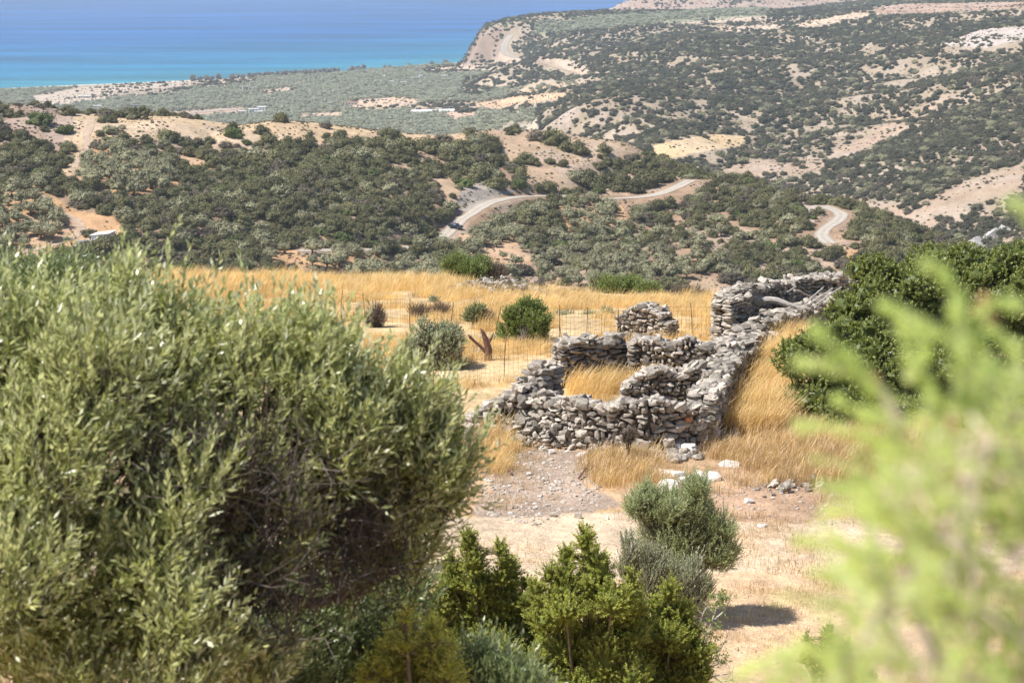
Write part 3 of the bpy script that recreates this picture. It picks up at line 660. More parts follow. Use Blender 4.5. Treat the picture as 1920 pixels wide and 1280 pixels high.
# landmark plants on the bare ridge and slope, as the photo shows them (foot of plant, width in photo pixels)
MARK = [(38, 213, 18, 0), (72, 232, 56, 5), (83, 245, 24, 0), (130, 216, 42, 0), (122, 248, 42, 5), (90, 274, 22, 0), (234, 219, 26, 4), (270, 216, 34, 0), (310, 217, 24, 3), (352, 218, 26, 3), (175, 300, 28, 5), (176, 270, 12, 4),
        (205, 250, 38, 4), (232, 266, 40, 0), (250, 272, 30, 0), (238, 278, 30, 4), (205, 268, 30, 5), (276, 292, 40, 4), (310, 262, 44, 1), (330, 266, 40, 0), (345, 270, 24, 4), (355, 293, 46, 0), (385, 298, 48, 1), (400, 312, 48, 0), (320, 305, 34, 1),
        (528, 230, 36, 1), (440, 256, 46, 5), (462, 270, 22, 5), (437, 244, 30, 0), (480, 298, 50, 4), (515, 305, 50, 1), (535, 312, 40, 0), (540, 270, 34, 0), (562, 278, 38, 0), (490, 250, 36, 0), (500, 258, 24, 0), (580, 262, 24, 0), (590, 290, 26, 0), (610, 240, 30, 3), (645, 252, 16, 0), (555, 276, 24, 1),
        (920, 270, 18, 0), (760, 285, 60, 0), (732, 268, 50, 1), (800, 282, 56, 0), (840, 300, 56, 1), (870, 318, 58, 0), (900, 335, 60, 1), (930, 350, 52, 0), (830, 268, 50, 3), (860, 282, 50, 0), (985, 304, 44, 0), (1002, 308, 28, 0), (1032, 306, 26, 2), (1055, 312, 24, 1), (1030, 358, 44, 1), (1060, 362, 26, 0), (1010, 358, 26, 1), (1040, 270, 60, 0), (1062, 282, 46, 0), (1085, 288, 44, 0), (1005, 262, 46, 3), (1100, 345, 66, 0), (1130, 352, 60, 1), (1080, 338, 40, 4), (1160, 356, 44, 0), (1190, 358, 50, 0), (1215, 350, 50, 1), (1240, 340, 46, 0), (1125, 296, 16, 1), (1132, 286, 34, 0), (1180, 302, 34, 3), (1216, 312, 38, 0), (1240, 300, 40, 0), (1195, 325, 40, 0), (1150, 330, 28, 3), (985, 418, 46, 1), (1140, 410, 28, 0), (1110, 412, 30, 4), (1255, 388, 40, 0), (1230, 394, 36, 1),
        (240, 500, 60, 1), (160, 480, 70, 0), (120, 490, 60, 1), (195, 478, 76, 1), (225, 470, 60, 1), (157, 524, 56, 0), (340, 520, 80, 5), (60, 500, 44, 4), (290, 478, 70, 0), (330, 470, 60, 1), (630, 524, 40, 3), (700, 500, 44, 4), (780, 480, 46, 1), (830, 478, 58, 0), (860, 476, 40, 0), (720, 474, 50, 1), (1090, 498, 50, 0), (985, 512, 44, 3)]
mk_rows = []
for (px, py, w, k) in MARK:
    g = G(px, py, 440)
    for _ in range(14):
        if g[1] > 800 or glayer(g[:1], g[1:2])[0] != 1: py += 2; g = G(px, py, 440)
    mk_rows.append([g[0], g[1], g[2], 1, 1, w / F * g[1] / 2.0 * 1.05, k])
MK = np.array(mk_rows)
# clear random plants that would crowd the landmarks
b = PL[:, 4] == 1
dm = np.min(np.hypot(PL[:, 0][:, None] - MK[:, 0][None], PL[:, 1][:, None] - MK[:, 1][None]) / MK[:, 5][None], 1)
CLR = [at(190, 447, 1)]
PL = PL[~(b & (dm < .95))]
hutp = G(190, 455, 440); PL = PL[~((PL[:, 4] == 1) & (np.hypot(PL[:, 0] - hutp[0], PL[:, 1] - hutp[1]) < 8))]
carp = G(855, 430, 440); PL = PL[~((PL[:, 4] == 1) & (np.abs(PL[:, 0] - carp[0]) < 5.5) & (PL[:, 1] - carp[1] < 5) & (PL[:, 1] - carp[1] > -26))]
HOUSE_PX = [(461, 170, 12), (476, 211, 12), (491, 209, 12), (484, 214, 12), (455, 213, 9), (659, 197, 14), (778, 152, 13), (789, 150, 8), (720, 148, 8), (734, 157, 9), (757, 157, 9), (696, 166, 12), (834, 145, 12), (157, 184, 14), (183, 203, 10), (254, 202, 8), (790, 212, 22), (830, 210, 22), (372, 209, 50), (420, 206, 40)]
for (hx, hy, hw) in HOUSE_PX:
    g = G(hx, hy, 1300); dx = PL[:, 0] - g[0] * PL[:, 1] / g[1]; dy = PL[:, 1] - g[1]; PL = PL[~((np.abs(dx) < hw * .5 + 3) & (dy > -42) & (dy < 7))]
# the road stays in sight: no tall plants just in front of it
for nm, wid in (('gravel_road', 9), ('gravel_road_bend', 6)):
    ln = ROADS[nm][0]; dd, _ = seg_dist(PL[:, 0], PL[:, 1] + 3.5, ln); pxr, _ = project(PL[:, 0], PL[:, 1], PL[:, 2])
    PL = PL[~((PL[:, 4] == 1) & (dd < wid * .95) & ((pxr > 870) | (pxr < 0)))]
    if wid > 8:
        for sh_y in (7, 11, 15):
            dd, _ = seg_dist(PL[:, 0], PL[:, 1] + sh_y, ln); pxr, _ = project(PL[:, 0], PL[:, 1], PL[:, 2]); PL = PL[~((PL[:, 4] == 1) & (dd < 3.2) & (pxr > 940) & (pxr < 1290))]
n = len(PL); kind_ = PL[:, 3].astype(int)
sub = np.zeros(n, int); u = rng.random(n); pn = fbm(PL[:, 0] / 18, PL[:, 1] / 18, 90, 2)
sub[:] = np.select([u < .36, u < .62, u < .76], [0, 1, 2], 0)
sub = np.where((kind_ == 1) & (pn > .52) & (u > .55), 3, sub); sub = np.where((kind_ == 1) & (u > .88), 4, sub); sub = np.where((kind_ == 1) & (u < .04), 5, sub)
sub = np.where((PL[:, 4] == 3) & (u > .95), 4, sub)
ppx, ppy = project(PL[:, 0], PL[:, 1], PL[:, 2]); size_px = PL[:, 5] / PL[:, 1] * F
vis = visible(PL[:, 0], PL[:, 1], PL[:, 2], 1.5) & (ppx > 0) & (ppx < 1920) & (ppy > 0) & ~((ppx < 700) & (ppy > 512)) & ~((ppx > 1600) & (ppy > 480)) & ~((ppx > 1370) & (ppy > 520))
def where_words(px, py):
    if py < 262 and px < 175: return 'on reddish hilltop at far left'
    if px < 175 and py < 345: return 'beside the ridge track at left'
    if px < 150 and py > 395: return 'by the white hut yard'
    if 150 <= px < 345 and 280 < py < 360: return 'in pale grove below the ridge track'
    if px < 330: return 'on left end of the middle hill' if py < 400 else 'around the small white hut'
    if py < 262 and px < 700: return 'on the dry golden crest'
    if py < 300 and px < 850: return 'just under the hill crest'
    if py < 300: return 'on stony crest above the road'
    if px > 1480: return 'round the far road bend'
    if px > 1250 and py < 420: return 'on spur right of the road loop'
    if 860 < px < 1260 and py < 368: return 'on bare pink slope above the road'
    if 1040 < px < 1200 and py < 445: return 'between orange rows below the road'
    if 780 < px < 960 and 385 < py < 450: return 'near the pickup on the road'
    if 850 < px < 1020 and py < 505: return 'in terraced grove below the pickup'
    if py > 500: return 'at hill foot behind the yellow field'
    if py > 455 and px < 850: return 'along the lower road'
    if px < 600: return 'in thick scrub of the left slope'
    if px < 860: return 'in thick scrub left of the pickup'
    if px < 1250: return 'on slope below the gravel road'
    return 'on long slope below the far bend'
def inst(name, me, loc, rz, s, sz=1.0):
    o = bpy.data.objects.new(name, me); col.objects.link(o); o.location = [float(v) for v in loc]; o.rotation_euler = (0, 0, float(rz)); o.scale = (float(s), float(s), float(s * sz)); return o
# individual shrubs: landmarks first, then the largest
score = np.where(vis & (kind_ == 1), size_px, -1); n_ind = 300 - len(MK)
pick1 = np.argsort(-score)[:n_ind]
SCR = [(r[0], r[1], r[2], r[5], int(r[6])) for r in MK] + [(PL[i, 0], PL[i, 1], PL[i, 2], PL[i, 5], sub[i]) for i in pick1]
used = {}
for (x, y, z, s_, k) in SCR:
    qx, qy = project(x, y, z); w_ = where_words(float(qx), float(qy)); szw = 'large ' if s_ > 3.0 else ('small ' if s_ < 1.9 else '')
    o = inst('shrub', SH[k], (x, y, z - .1 * s_), rng.random() * 6.28, s_, .8 + .25 * rng.random())
    lab = f'{szw}{SH_NAME[k]} shrub {w_}'
    tag(o, lab, 'shrub', 'shrubs on the middle hill')
score = np.where(vis & (kind_ == 2) & (PL[:, 4] == 1), size_px, -1); pick2 = np.argsort(-score)[:290]; pick2 = pick2[score[pick2] > 0]
for i in pick2:
    x, y, z, s_ = PL[i, 0], PL[i, 1], PL[i, 2], PL[i, 5]; r_ = empty('olive_tree', (x, y, z - .05)); s_ = s_ * .92
    r_.rotation_euler = (0, 0, float(rng.random() * 6.28)); r_.scale = (float(s_), float(s_), float(s_ * .9))
    c_ = bpy.data.objects.new('crown', OC[i % 3]); col.objects.link(c_); c_.parent = r_
    t_ = bpy.data.objects.new('trunk', OT[i % 2]); col.objects.link(t_); t_.parent = r_
    szw = 'large ' if s_ > 2.7 else ('small ' if s_ < 1.9 else '')
    tag(r_, f'{szw}silvery olive tree {where_words(float(ppx[i]), float(ppy[i]))}', 'olive tree', 'olive trees on the middle hill')
rest = np.ones(n, bool); rest[pick1] = False; rest[pick2] = False

def scatter(name, P, rot, scl, idx, meshes, kindtag='stuff'):
    """a mass nobody could count: one object, its clumps set out by geometry nodes"""
    me = bpy.data.meshes.new(name); me.vertices.add(len(P)); me.vertices.foreach_set('co', np.ascontiguousarray(P, np.float32).ravel())
    for nm, v, t in (('rot', rot, 'FLOAT_VECTOR'), ('scl', scl, 'FLOAT_VECTOR'), ('pick', idx, 'INT')):
        a = me.attributes.new(nm, t, 'POINT'); a.data.foreach_set('value' if t == 'INT' else 'vector', np.ascontiguousarray(v, np.int32 if t == 'INT' else np.float32).ravel())
    o = bpy.data.objects.new(name, me); col.objects.link(o)
    g = bpy.data.node_groups.new(name, 'GeometryNodeTree'); g.interface.new_socket('Geometry', in_out='INPUT', socket_type='NodeSocketGeometry'); g.interface.new_socket('Geometry', in_out='OUTPUT', socket_type='NodeSocketGeometry')
    gi = g.nodes.new('NodeGroupInput'); go = g.nodes.new('NodeGroupOutput'); ip = g.nodes.new('GeometryNodeInstanceOnPoints'); mp_ = g.nodes.new('GeometryNodeMeshToPoints')
    j = g.nodes.new('GeometryNodeGeometryToInstance')
    for ob in reversed(meshes):
        oi = g.nodes.new('GeometryNodeObjectInfo'); oi.inputs['Object'].default_value = ob; oi.transform_space = 'ORIGINAL'
        g.links.new(oi.outputs['Geometry'], j.inputs[0])
    g.links.new(gi.outputs[0], mp_.inputs[0]); g.links.new(mp_.outputs[0], ip.inputs['Points']); g.links.new(j.outputs[0], ip.inputs['Instance']); ip.inputs['Pick Instance'].default_value = True
    for nm, t, s_ in (('rot', 'FLOAT_VECTOR', 'Rotation'), ('scl', 'FLOAT_VECTOR', 'Scale'), ('pick', 'INT', 'Instance Index')):
        na = g.nodes.new('GeometryNodeInputNamedAttribute'); na.data_type = t; na.inputs['Name'].default_value = nm; g.links.new(na.outputs['Attribute'], ip.inputs[s_])
    g.links.new(ip.outputs[0], go.inputs[0]); md = o.modifiers.new('scatter', 'NODES'); md.node_group = g
    o['kind'] = kindtag; return o
def first_of(me, nm): return next(o for o in col.objects if o.data is me)
for me, (px, py), lab in zip(OF, [(690, 172), (745, 165), (520, 176)], ['pale olive tree just below the low shed on the plain', 'pale olive tree below the white huts on the plain', 'pale olive tree at the right end of the sandy clearing']):
    g = G(px, py, 1500); r_ = empty('olive_tree', g); r_.scale = (3, 3, 2.7); tag(r_, lab, 'olive tree', 'olive trees on the coastal plain'); c_ = bpy.data.objects.new('crown', me); col.objects.link(c_); c_.parent = r_; t_ = bpy.data.objects.new('trunk', OT[0]); col.objects.link(t_); t_.parent = r_
for me, (px, py, w), lab in zip(SF, [(1216, 284, 22), (1050, 187, 10), (1645, 185, 22)], ['dark shrub at the left tip of the golden valley field', 'dark shrub alone in the orange field above the valley', 'dark shrub on the pale slope high at right']):
    g = G(px, py, 1000); tag(inst('shrub', me, g, 1.0, w / F * g[1] / 2), lab, 'shrub', 'shrubs on the far hills')
protoS = [first_of(m_, '') for m_ in SF]
proto = [first_of(m_, '') for m_ in SH]; protoO = [first_of(m_, '') for m_ in OC]; protoF = [first_of(m_, '') for m_ in OF]
def mass(name, sel, ps, ix):
    k = sel.sum(); 
    if k == 0: return
    P = PL[sel][:, :3].copy(); s_ = PL[sel][:, 5]; P[:, 2] -= .1 * s_
    rot = np.zeros((k, 3)); rot[:, 2] = rng.random(k) * 6.28; scl = np.stack([s_, s_, s_ * (.75 + .35 * rng.random(k))], -1)
    return scatter(name, P, rot, scl, ix[sel], ps)
mass('scrub', rest & (kind_ == 1) & (PL[:, 4] == 1), proto, sub)
mass('distant_scrub', rest & (kind_ == 1) & (PL[:, 4] >= 2), protoS + [proto[4], proto[3]], np.select([sub == 4, sub == 3, sub == 5, sub < 3], [3, 4, 2, sub], 0))
oi_ = rng.integers(0, 3, n)
mass('olive_grove', rest & (kind_ == 2) & (PL[:, 4] == 1), protoO, oi_)
mass('distant_olive_grove', rest & (kind_ == 2) & (PL[:, 4] >= 2), protoF, oi_)
TS = []
for (x0, x1, y0, y1, s_, lay_, sz) in [(-260, 260, 480, 800, 1.9, 1, .55), (-200, 800, 850, 2200, 5.0, 3, 1.1), (150, 1000, 2200, 3600, 8, 3, 1.6), (150, 1000, 4000, 5000, 12, 4, 2.0), (-600, 420, 1500, 3300, 9, 2, 1.3)]:
    X, Y = jgrid(x0, x1, y0, y1, s_); q = (np.abs(X / Y) < .3) & (glayer(X, Y) == lay_); X, Y = X[q], Y[q]; Z = gz(X, Y); q = visible(X, Y, Z, 2) & (gz(X, Y, ROADK) < .02) & (Z > 2) & (rng.random(len(X)) < .15 + .85 * (fbm(X / 12, Y / 12, 99, 3) > .5)); X, Y, Z = X[q], Y[q], Z[q]
    TS.append(np.stack([X, Y, Z, sz * (.4 + 1.0 * rng.random(len(X)) ** 2)], -1))
TS = np.vstack(TS); k = len(TS); s_ = TS[:, 3]
scatter('thorny_tussocks', TS[:, :3], np.c_[np.zeros((k, 2)), rng.random(k) * 6.28], np.stack([s_, s_, s_ * .7], -1), rng.choice([0, 1, 2], k, p=[.3, .55, .15]), [proto[2], proto[3], proto[4]])
print('TUSS', k)
print('PLANTS', n, [int((PL[:, 4] == k).sum()) for k in range(5)])
# ---------------------------------------------------------------- dry-stone ruin
def hull_proto(seed, n=26):
    r = np.random.default_rng(seed); P = unit(r.normal(size=(n, 3))); e = .5 + .3 * (seed % 3) / 2
    P = np.sign(P) * np.abs(P) ** e; P = P / np.abs(P).max(0) * .5; P *= (1 + .18 * (r.random((n, 1)) - .5))
    bm = bmesh.new(); [bm.verts.new(p) for p in P]; bm.verts.ensure_lookup_table()
    q = bmesh.ops.convex_hull(bm, input=bm.verts); bmesh.ops.delete(bm, geom=[v for v in q['geom_interior'] if isinstance(v, bmesh.types.BMVert)], context='VERTS')
    bmesh.ops.triangulate(bm, faces=bm.faces); bm.verts.index_update(); V = np.array([v.co[:] for v in bm.verts]); Fc = np.array([[v.index for v in f.verts] for f in bm.faces]); bm.free(); return V, Fc
HULLS = [hull_proto(s_, 13 + s_ % 10) for s_ in range(36)]
def rotm(rx, ry, rz):
    return np.array(Matrix.Rotation(rz, 3, 'Z') @ Matrix.Rotation(ry, 3, 'Y') @ Matrix.Rotation(rx, 3, 'X'))
def stone(acc, c, size, rz, tilt=.12, tint=None, m=0):
    V, Fc = HULLS[int(rng.integers(len(HULLS)))]
    M_ = rotm(rng.normal() * tilt, rng.normal() * tilt, rz); fl = rng.choice([-1, 1], 2)
    V = V * np.array(size) * np.array([fl[0], fl[1], 1]); F2 = Fc if fl[0] * fl[1] > 0 else Fc[:, ::-1]
    acc.add(V @ M_.T + np.array(c), [F2], m, rng.random() if tint is None else tint)
M_STONE = rough_mat('weathered_limestone', (.235, .205, .17), (.47, .42, .36), 6, 8, 1.0, attr=.55, spots=(.17, .15, .13), bdist=.03)
M_WHITE = rough_mat('pale_limestone', (.50, .465, .42), (.72, .69, .65), 5, 6, .7, attr=.12, spots=(.45, .40, .34), bdist=.02)
M_RUST = rough_mat('rusty_orange_stone', (.42, .17, .07), (.50, .26, .13), 9, 5, .6)
M_CORE = rough_mat('earth_fill', (.10, .082, .065), (.18, .15, .12), 9, 5, .8)
def wall(name, base, heights, T, label, sl=.27, sh=.145, flat=1.0, rough=.17, ends=True, mats=None, extra=None):
    """coursed stones on both faces, over a fill of earth and small stones"""
    rough = max(rough, .15) if flat <= 1.1 else rough; sl *= .88; sh *= .86
    B = np.array([G(p[0], p[1], 20) if len(p) == 2 else np.array([p[0], p[1], p[2]]) for p in base]); L = np.r_[0, np.cumsum(np.linalg.norm(np.diff(B[:, :2], axis=0), axis=1))]
    org = B.mean(0); acc = Acc(); tot = L[-1]
    def P(u): return np.array([np.interp(u, L, B[:, k]) for k in range(3)])
    def Hh(u): return float(np.interp(u, L, heights)) + rough * 2 * (float(fbm(np.array([u * 1.9 + tot]), np.array([3.3]), 5, 3)[0]) - .5) * 2
    def Tn(u): d = P(min(u + .15, tot)) - P(max(u - .15, 0)); return unit(d[:2])
    # fill
    us = np.linspace(.08, tot - .08, max(int(tot / .2), 3)); vs = []
    for u in us:
        p = P(u); t = Tn(u); nn = np.array([t[1], -t[0]]); h = max(Hh(u) - .16, .05); w = T * .5 - .17
        for (a, z) in ((-w, -.2), (w, -.2), (w * .9, h), (-w * .9, h)): vs.append([p[0] + nn[0] * a, p[1] + nn[1] * a, p[2] + z])
    i = np.arange(len(us) - 1)[:, None] * 4; q = np.array([[0, 1, 5, 4], [1, 2, 6, 5], [2, 3, 7, 6], [3, 0, 4, 7]]); Fq = (i[:, :, None] + q[None]).reshape(-1, 4)
    acc.add(vs, [Fq, [[0, 3, 2, 1]], [[len(vs) - 4, len(vs) - 3, len(vs) - 2, len(vs) - 1]]], 1)
    for side in (-1, 1):
        z = -.06; row = 0
        while z < max(heights) + .3:
            rh = sh * (.75 + .6 * rng.random()); u = -.05 + rng.random() * .15
            while u < tot + .02:
                l = sl * (.40 + 1.35 * rng.random() ** 1.7) * flat; uc = min(u + l / 2, tot); hh = Hh(uc)
                if z + rh * .4 < hh:
                    p = P(uc); t = Tn(uc); nn = np.array([t[1], -t[0]]); dep = .26 + .14 * rng.random()
                    off = side * (T / 2 - dep * .42) + rng.normal() * .018; k = 1.0 + .25 * rng.random()
                    hz = rh * (.90 + .28 * rng.random()) * (1 if rng.random() < .88 else 1.55)
                    stone(acc, (p[0] + nn[0] * off, p[1] + nn[1] * off, p[2] + z + rh / 2 + rng.normal() * .012), (l * (.96 + .12 * rng.random()), dep * k, hz), math.atan2(t[1], t[0]) + rng.normal() * .2, .17)
                u += l
            z += rh; row += 1
    # ends
    if ends:
        for u0 in (0.0, tot):
            p = P(u0); t = Tn(u0); hh = Hh(u0); z = -.05; sg = -1 if u0 == 0 else 1
            while z < hh - .05:
                rh = sh * (.8 + .5 * rng.random())
                for off in np.linspace(-T * .28, T * .28, 2):
                    stone(acc, (p[0] + t[0] * sg * .06 + t[1] * off, p[1] + t[1] * sg * .06 - t[0] * off, p[2] + z + rh / 2), (.3, T * .6, rh * 1.15), math.atan2(t[1], t[0]) + rng.normal() * .15, .1)
                z += rh
    # loose top
    u = 0
    while u < tot:
        hh = Hh(u); p = P(u); t = Tn(u); nn = np.array([t[1], -t[0]])
        for off in np.linspace(-T * .36, T * .36, max(int(T / .17), 2)):
            o_ = off + rng.normal() * .05; s_ = .16 + .2 * rng.random() ** 1.5
            stone(acc, (p[0] + nn[0] * o_, p[1] + nn[1] * o_, p[2] + hh - .04 + rng.random() * .08), (s_ * 1.25, s_, s_ * (.45 + .35 * rng.random())), rng.random() * 6.28, .28)
        u += .17
    for _ in range(int(tot * 16)):
        u = rng.random() * tot; p = P(u); t = Tn(u); nn = np.array([t[1], -t[0]]); o_ = (T * .5 + abs(rng.normal()) * .28) * rng.choice([-1, 1]); s_ = .07 + .17 * rng.random() ** 2; x_, y_ = p[0] + nn[0] * o_, p[1] + nn[1] * o_
        stone(acc, (x_, y_, float(gz(np.array([x_]), np.array([y_]))[0]) + s_ * .2 + max(0, .12 - abs(o_) * .1) * rng.random()), (s_ * 1.3, s_, s_ * .7), rng.random() * 6.28, .4)
    for (u, z, l, h, mi) in (extra or []):
        p = P(u * tot); t = Tn(u * tot); nn = np.array([t[1], -t[0]])
        if nn[1] > 0: nn = -nn
        stone(acc, (p[0] + nn[0] * T * .40, p[1] + nn[1] * T * .40, p[2] + z), (l, .34, h), math.atan2(t[1], t[0]), .05, m=mi)
    o = acc.build(name, [M_STONE, M_CORE, M_RUST], loc=org)
    return tag(o, label, 'stone wall', 'dry-stone walls of the ruin')
def mound(name, pts, label, n, r, hgt, cat='stone pile', smin=.08, smax=.3, mat=None, group=None, m2=None, sandy=.0):
    acc = Acc(); C = np.array([G(*p, 20) for p in pts]); org = C.mean(0)
    for k in range(n):
        i = int(rng.integers(len(C) - 1)) if len(C) > 1 else 0; t = rng.random(); c = C[i] * (1 - t) + C[min(i + 1, len(C) - 1)] * t
        rr = rng.random() ** .6; a = rng.random() * 6.28; x = c[0] + math.cos(a) * rr * r; y = c[1] + math.sin(a) * rr * r * .8; s_ = smin + (smax - smin) * rng.random() ** 1.8
        z = float(gz(np.array([x]), np.array([y]))[0]) + hgt * max(1 - rr, 0) * rng.random() ** .4
        stone(acc, (x, y, z + s_ * .12), (s_ * 1.3, s_, s_ * .62), rng.random() * 6.28, .35)
    o = acc.build(name, [mat or M_STONE], loc=org); return tag(o, label, cat, group)
wall('stone_wall', [(884, 806), (935, 806), (985, 806), (1035, 820), (1120, 842), (1210, 848), (1306, 838)], [.52, .74, 1.20, .98, 1.16, 1.28, 1.14], .62, 'long front dry-stone wall of the lower pen, facing the track', sl=.30, sh=.165, extra=[(.955, .84, .24, .15, 2), (.93, .62, .52, .22, 0), (.80, .28, .42, .34, 0), (.88, .30, .36, .26, 0), (.40, .34, .60, .28, 0)])
wall('stone_wall', [(985, 800), (1008, 792), (1030, 797)], [1.25, 1.72, 1.35], .75, 'stepped heap-like wall peak at the left of the lower pen', sl=.34, sh=.17, rough=.2)
wall('stone_wall', [(1316, 826), (1336, 790), (1356, 750), (1376, 712)], [1.20, .98, 1.10, .80], .72, 'thick rubble-topped side wall along the tall golden grass', sl=.28, sh=.15, rough=.14)
wall('stone_wall', [(1382, 702), (1392, 672), (1404, 652)], [.82, .50, .58], 1.0, 'low crumbled wall linking the pens to the hut', sl=.30, sh=.15, rough=.2)
wall('stone_wall', [(1176, 765), (1225, 766), (1338, 764)], [.62, .98, 1.12], .55, 'low cross wall of small stones inside the lower pen', sl=.22, sh=.12)
wall('stone_wall', [(1190, 708), (1280, 708), (1380, 706)], [1.02, 1.05, 1.0], .7, 'back wall of the upper pen behind the cross wall', sl=.24, sh=.13, rough=.12)
wall('stone_wall', [(1052, 724), (1118, 712), (1192, 700)], [1.16, 1.18, .98], .6, 'left wall of the upper pen ending in a flat-slab pier', sl=.36, sh=.115, flat=1.1)
wall('stone_wall', [(1170, 632), (1212, 634), (1254, 636)], [.86, .98, .68], .7, 'short free-standing stone stub behind the upper pen', sl=.30, sh=.12, rough=.14)
wall('stone_wall', [(1355, 634), (1432, 614), (1500, 602), (1560, 596), (1640, 588)], [1.48, 1.50, 1.62, 1.40, 1.05], .7, 'tallest back wall of the roofless hut at upper right', sl=.34, sh=.125, rough=.16)
wall('stone_wall', [(1356, 640), (1384, 636)], [1.40, 1.42], .75, 'square pier of stacked flat slabs at the hut corner', sl=.45, sh=.11, flat=1.2, rough=.05)
wall('stone_wall', [(1402, 650), (1470, 632), (1530, 612), (1600, 592)], [.62, .80, .78, .75], .75, 'low front wall of the roofless hut beside the dark bush', sl=.30, sh=.15, rough=.18)
mound('rubble_pile', [(890, 815), (940, 812), (1010, 822), (1040, 838)], 'sandy rubble spilled before the left end of the front wall', 330, .75, .62, smax=.30)
mound('rubble_pile', [(1340, 672), (1385, 664), (1440, 650)], 'tumbled stones between the upper pen and the hut', 460, 1.05, .62, smin=.12, smax=.46)
mound('rubble_pile', [(1215, 856), (1265, 858), (1300, 854)], 'stones fallen at the foot of the front wall', 46, .45, .12, smin=.12, smax=.4)
mound('rubble_pile', [(1455, 925), (1500, 905), (1545, 900)], 'little heap of grey stones right of the small olive tree', 80, .7, .18, smin=.05, smax=.2)
mound('rubble_pile', [(915, 548), (960, 550)], 'gravel heap beside the round bush at the far field edge', 420, 2.2, .9, smin=.07, smax=.26)

# weathered timbers of the fallen hut roof
M_WOOD = rough_mat('silver_grey_driftwood', (.30, .265, .23), (.55, .51, .46), 14, 6, .8, bdist=.02)
def timber(px0, py0, px1, py1, d0, d1, r0, r1, label, bend=.0):
    a_, b_ = at(px0, py0, d0), at(px1, py1, d1); org = (a_ + b_) / 2; acc = Acc(); t = np.linspace(0, 1, 9)[:, None]
    P = a_ * (1 - t) + b_ * t + np.array([0, 0, 1]) * np.sin(t * math.pi) * bend + (fbm(t * 4 + px0, t * 0, 4, 2) - .5) * .08
    acc.tube(P, np.linspace(r0, r1, 9) * (1 + .25 * (fbm(np.linspace(0, 5, 9) + px0, np.zeros(9), 8, 2) - .5) * 2), 0, 9)
    return tag(acc.build('roof_beam', [M_WOOD], loc=org), label, 'beam', 'timbers of the fallen roof')
gh = lambda px, py: G(px, py, 20)[1]
dB = gh(1450, 625)
timber(1410, 563, 1502, 578, dB, dB - .3, .15, .085, 'thick grey log lying across the roofless hut', .10)
dB += 1.1
for i, (a_, b_, c_, d_, lab) in enumerate([(1510, 568, 1542, 541, 'leftmost of the thin fallen roof poles'), (1516, 571, 1562, 540, 'second thin roof pole from the left, leaning right'), (1530, 571, 1578, 538, 'third thin roof pole, the longest of the fan'), (1545, 568, 1592, 540, 'rightmost thin roof pole beside the dark bush'), (1490, 543, 1522, 557, 'thin pole crossing the fan of fallen roof poles'), (1475, 548, 1492, 538, 'short pole stub on the hut back wall')]):
    timber(a_, b_, c_, d_, dB - .5, dB + .8, .036, .024, lab)

# single rocks on the ground
ROCK = [(1230, 836, 48, 26, 1, 'broad white boulder at the foot of the front wall'), (1266, 838, 32, 24, 1, 'white boulder right of the broad one below the wall'), (1293, 842, 32, 26, 1, 'white boulder at the right corner of the front wall'), (1335, 814, 20, 36, 1, 'upright leaning white slab in the tall grass'), (1258, 886, 44, 18, 1, 'long flat white rock left of the pale cluster'), (1290, 900, 36, 24, 1, 'largest rock of the pale cluster above the olive tree'), (1313, 893, 30, 30, 1, 'upright rock in the pale cluster above the olive tree'), (1337, 892, 34, 20, 1, 'rightmost rock of the pale cluster'), (1368, 868, 44, 12, 1, 'narrow white rock in the straw above the cluster'), (1255, 908, 40, 26, 1, 'lower left rock of the pale cluster'),
        (1084, 966, 15, 14, 0, 'small grey rock at the upper edge of the track'), (1037, 964, 14, 10, 0, 'pinkish stone left of the small grey rock'), (1138, 970, 8, 8, 1, 'tiny white stone on the track edge'), (1405, 938, 18, 12, 1, 'white stone right of the small olive tree'), (1358, 953, 8, 8, 1, 'tiny white stone beside the small olive crown'), (1432, 985, 22, 8, 1, 'flat white stone on the track at right'), (1035, 846, 12, 12, 1, 'white stone on the dirt bank below the wall'), (1090, 850, 22, 8, 1, 'flat white stone at the top of the dirt bank'), (992, 888, 10, 8, 1, 'pale pebble left on the grey dirt bank'), (1012, 893, 10, 8, 1, 'pale pebble right on the grey dirt bank'), (1024, 900, 12, 10, 0, 'round stone low on the grey dirt bank'), (1112, 832, 20, 12, 0, 'grey stone in the straw below the wall'), (1425, 800, 12, 8, 1, 'white stone by the big dark bush'), (1490, 830, 18, 6, 1, 'white sliver of stone under the big dark bush'), (895, 655, 14, 10, 0, 'grey stone in the grass behind the fence'), (1015, 700, 14, 12, 1, 'white cap stone on the wall peak')]
for (px, py, w, h, k, lab) in ROCK:
    g = G(px, py + h * .35, 20); sc_ = g[1] / F; acc = Acc()
    if 'cap stone' in lab: g = np.array([*at(px, py, g[1])]); g[2] += 0.0
    V, Fc = HULLS[int(rng.integers(len(HULLS)))]; S = np.array([w * sc_ * 1.1, w * sc_ * .8, h * sc_ * 1.15])
    V2 = np.vstack([V, V * .0]); sd = rng.random() * 9
    tl = .45 if 'leaning' in lab else .15
    acc.add((V * S) @ rotm(rng.normal() * .1, tl if 'leaning' in lab else rng.normal() * .1, rng.normal() * .5).T + g + np.array([0, 0, S[2] * .18]), [Fc], 0, .4 + .4 * rng.random())
    tag(acc.build('rock', [M_WHITE if k else M_STONE], loc=g), lab, 'rock', 'loose rocks around the ruin')

